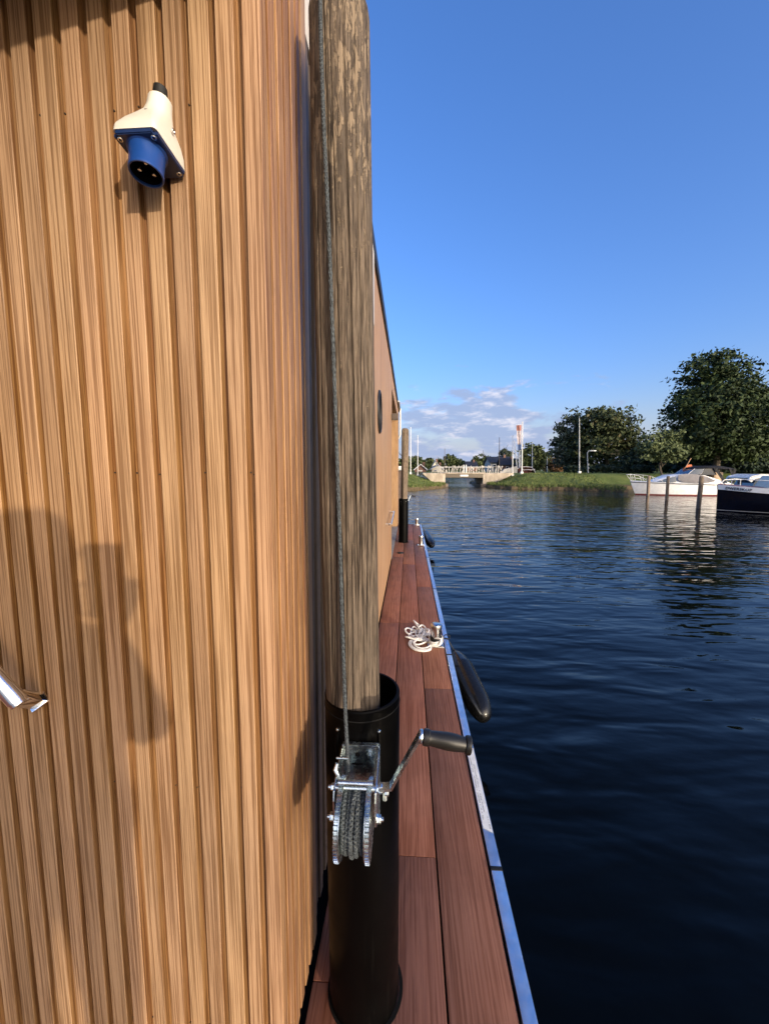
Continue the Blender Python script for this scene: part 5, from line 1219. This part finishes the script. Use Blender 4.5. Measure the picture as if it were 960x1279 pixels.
MB().prism([(2.65, -.9, 1.0), (2.72, -.9, 1.38), (3.6, -.9, 1.42), (3.6, -.9, .98)], (0, 0, 0), (0, 1.8, 0), .03).build('screen', plain('pale_blue_screen', (.34, .42, .52), .2), db, local=True)
MB().box((2.95, -.93, 1.0), (3.2, -.905, 1.12)).build('vent', M['ink'], db, local=True)
# boat name on both sides of the gunwale
def lettering(body, size, mat, parent, mtx, name='boat_name'):
    cu = bpy.data.curves.new('txt', 'FONT'); cu.body = body; cu.size = size; cu.extrude = 0.004; cu.align_x = 'LEFT'; cu.space_character = 1.08; cu.offset = 0.004
    to = bpy.data.objects.new('txt', cu); COL.objects.link(to); dg = bpy.context.evaluated_depsgraph_get(); me = bpy.data.meshes.new_from_object(to.evaluated_get(dg))
    bpy.data.objects.remove(to); bpy.data.curves.remove(cu); me.transform(mtx); me.materials.clear(); me.materials.append(mat); me.name = name
    o = bpy.data.objects.new(name, me); COL.objects.link(o); o.parent = parent; return o
sA, sB = S2[0], S2[3]
pa, pb_ = Vector(sA[0]), Vector(sB[0]); pa.z -= .16; pb_.z -= .165
pa += Vector((0, -.085, 0)); pb_ += Vector((0, -.06, 0)); dirx = (pb_ - pa).normalized(); upv = Vector((0, .12, 1)).normalized(); upv = (upv - dirx * upv.dot(dirx)).normalized(); nv = dirx.cross(upv)
mt = Matrix.Translation(pa + dirx * .24) @ Matrix((dirx, upv, nv)).transposed().to_4x4()
lettering('DWERSKOP', .155, M['ink'], db, mt)
p0 = at(893, 638.5, Z=-.5); place(db, (p0.x, p0.y, -.5), R(-22))
# --- white boat with arched roof behind
ab = thing('white_cabin_boat', (0, 0, 0), 'white cabin boat with a rounded arched roof at the right edge behind the black launch', 'boat', 'boats moored across the water')
S3 = hull_secs(6.5, 2.3, .85, .75, .5); MB().loft(S3).build('hull', M['white'], ab, ang=30, local=True)
rf3 = MB(); 
for s in (-1.0, 1.0):
    pts = [(.0, s, 1.35), (.12, s, 1.56), (.5, s, 1.66), (1.2, s, 1.65), (1.8, s, 1.50), (2.6, s, 1.16), (3.2, s, .92), (3.2, s, .78), (2.5, s, 1.02), (1.75, s, 1.36), (1.2, s, 1.50), (.55, s, 1.50), (.25, s, 1.42), (.15, s, 1.25)]
    rf3.prism(pts, (0, 0, 0), (0, -.12 * s, 0), .01)
pts = [(.05, 0, 1.50), (.5, 0, 1.67), (1.2, 0, 1.66), (1.8, 0, 1.51), (2.6, 0, 1.17)]
rf3.loft([[(x, -1.0, z), (x, 1.0, z), (x, 1.0, z - .05), (x, -1.0, z - .05)] for x, _, z in pts]); rf3.build('arched_roof', M['white'], ab, local=True, ang=30)
MB().box((.35, -.85, .7), (2.4, .85, 1.05), .05).build('cockpit_side', M['cream'], ab, local=True)
MB().prism([(.3, -.8, 1.05), (.45, -.8, 1.45), (1.2, -.8, 1.46), (1.7, -.8, 1.32), (2.2, -.8, 1.05)], (0, 0, 0), (0, 1.6, 0)).build('window', M['boatglass'], ab, local=True)
p0 = at(919, 600, Y=21.5); place(ab, (p0.x, 21.5, -.5), R(-12))
# mooring line from the white boat to the posts
a = at(833, 602.5, Y=26); b = at(893, 606, Y=18.9); c = at(873, 604.5, Y=20.1)
o = MB().tube([a, a.lerp(c, .5) + Vector((0, 0, -.06)), c, c.lerp(b, .5) + Vector((0, 0, -.02)), b], .014, 6).build('mooring_line', M['rubrail']); tag(o, 'thin mooring line strung from the black launch past the posts', 'rope')

# ------------------------------------------------------------------ the photographer, whose shadow falls on the end wall
def skin_mesh(verts, edges, radii, root=0, sub=2):
    me = bpy.data.meshes.new('sk'); me.from_pydata(verts, edges, []); ob_ = bpy.data.objects.new('sk', me); COL.objects.link(ob_)
    bm = bmesh.new(); bm.from_mesh(me); ly = bm.verts.layers.skin.verify(); bm.verts.ensure_lookup_table()
    for i, v in enumerate(bm.verts):
        r_ = radii[i]; v[ly].radius = r_ if isinstance(r_, tuple) else (r_, r_); v[ly].use_root = (i == root)
    bm.to_mesh(me); bm.free(); ob_.modifiers.new('s', 'SKIN').use_smooth_shade = True; sb = ob_.modifiers.new('u', 'SUBSURF'); sb.levels = sub; sb.render_levels = sub
    dg = bpy.context.evaluated_depsgraph_get(); out = bpy.data.meshes.new_from_object(ob_.evaluated_get(dg)); bpy.data.objects.remove(ob_); return out
def person():
    px, py = 0.11, -0.40
    o = thing('person', (px, py, 0), 'person in a dark jacket and jeans standing on the deck, holding up a phone', 'person')
    V = []; E = []; Rr = []
    def v(x, y, z, r, p=None):
        if z > 1.28 and y < .2: z = 1.28 + (z - 1.28) * .80
        if y < .2: z -= .05 * max(0.0, min(1.0, (z - .9) / .4))
        V.append((x, y, z)); Rr.append(r)
        if p is not None: E.append((p, len(V) - 1))
        return len(V) - 1
    pel = v(0, 0, .86, (.185, .13)); wa = v(0, 0, 1.0, (.18, .125), pel); ch = v(0, .0, 1.18, (.185, .125), wa); sh = v(0, -.01, 1.31, (.11, .08), ch); nk = v(0, .01, 1.38, .05, sh); hb = v(0, .03, 1.45, (.07, .08), nk); hm = v(0, .035, 1.52, (.076, .092), hb); htp = v(0, .03, 1.585, (.055, .065), hm)
    wr_ = {}
    for s, hand in ((-1, Vector((-.20, .36, 1.24))), (1, Vector((-.075, .36, 1.25)))):
        hp = v(s * .09, 0, .80, .088, pel); kn = v(s * .10, .02, .45, .058, hp); an = v(s * .10, -.01, .08, .040, kn); v(s * .11, .13, .03, (.038, .026), an)
        s1 = v(s * .165, -.01, 1.30, .058, sh); el = v(s * .17 - .01, .10, 1.08, .052, s1); w_ = v(hand.x, hand.y - .05, hand.z - .03, .028, el); hn = v(hand.x, hand.y, hand.z + .02, (.034, .018), w_); wr_[s] = hn
        for k in range(4):
            f1 = v(hand.x + .008 - s * .006 * k, hand.y + .018, hand.z + .05 - .018 * k, .0085, hn); v(hand.x - s * (.03 - .002 * k), hand.y + .022, hand.z + .055 - .018 * k, .0075, f1)
        t1 = v(hand.x - s * .01, hand.y - .015, hand.z + .055, .010, hn); v(hand.x - s * .028, hand.y - .008, hand.z + .085, .008, t1)
    me = skin_mesh(V, E, Rr); me.materials.append(M['skin']); me.materials.append(M['jacket']); me.materials.append(M['jeans']); me.materials.append(M['rubber'])
    for p in me.polygons:
        c = p.center; arm = c.y > .30 and c.z > 1.1
        p.material_index = 0 if (c.z > 1.30 or arm) else 1 if c.z > .88 else 2 if c.z > .09 else 3; p.use_smooth = True
    b_ = bpy.data.objects.new('body', me); COL.objects.link(b_); b_.parent = o
    hr = MB(); vs = []
    SH = -.105
    hr.lathe([(.001, .115), (.05, .108), (.075, .085), (.088, .05), (.092, .01), (.088, -.03), (.075, -.05)], (0, .012, 1.51 + SH), 'Z', 24); hh = hr.build('hair', M['hair'], o, local=True)
    fc = MB()
    for s in (-1, 1): fc.lathe([(.0001, .012), (.008, .010), (.011, 0)], (s * .03, .112, 1.52 + SH), 'Y', 12)
    build_each(fc, 'eye', M['polewhite'], o, local=True)
    fn = MB(); fn.tube([(0, .112, 1.525 + SH), (0, .132, 1.49 + SH), (0, .118, 1.482 + SH)], [.007, .012, .006], 8); fn.build('nose', M['skin'], o, local=True)
    mo = MB(); mo.tube([(-.022, .108, 1.455 + SH), (0, .116, 1.453 + SH), (.022, .108, 1.455 + SH)], [.003, .006, .003], 8); mo.build('mouth', M['flagred'], o, local=True)
    er = MB()
    for s in (-1, 1): er.lathe([(.0001, .010), (.02, .008), (.026, 0), (.02, -.008), (.0001, -.01)], (s * .083, .02, 1.505 + SH), 'X', 14)
    build_each(er, 'ear', M['skin'], o, local=True)
    ph = thing('phone', (-.035, -.018, 1.30), 'black phone held up in both hands', 'phone')
    MB().box((-.062, -.016, 1.225), (.014, -.008, 1.372), .003).build('case', M['ink'], ph); MB().box((-.059, -.0175, 1.228), (.011, -.0162, 1.369)).build('screen', M['glass'], ph)
    return o
person()
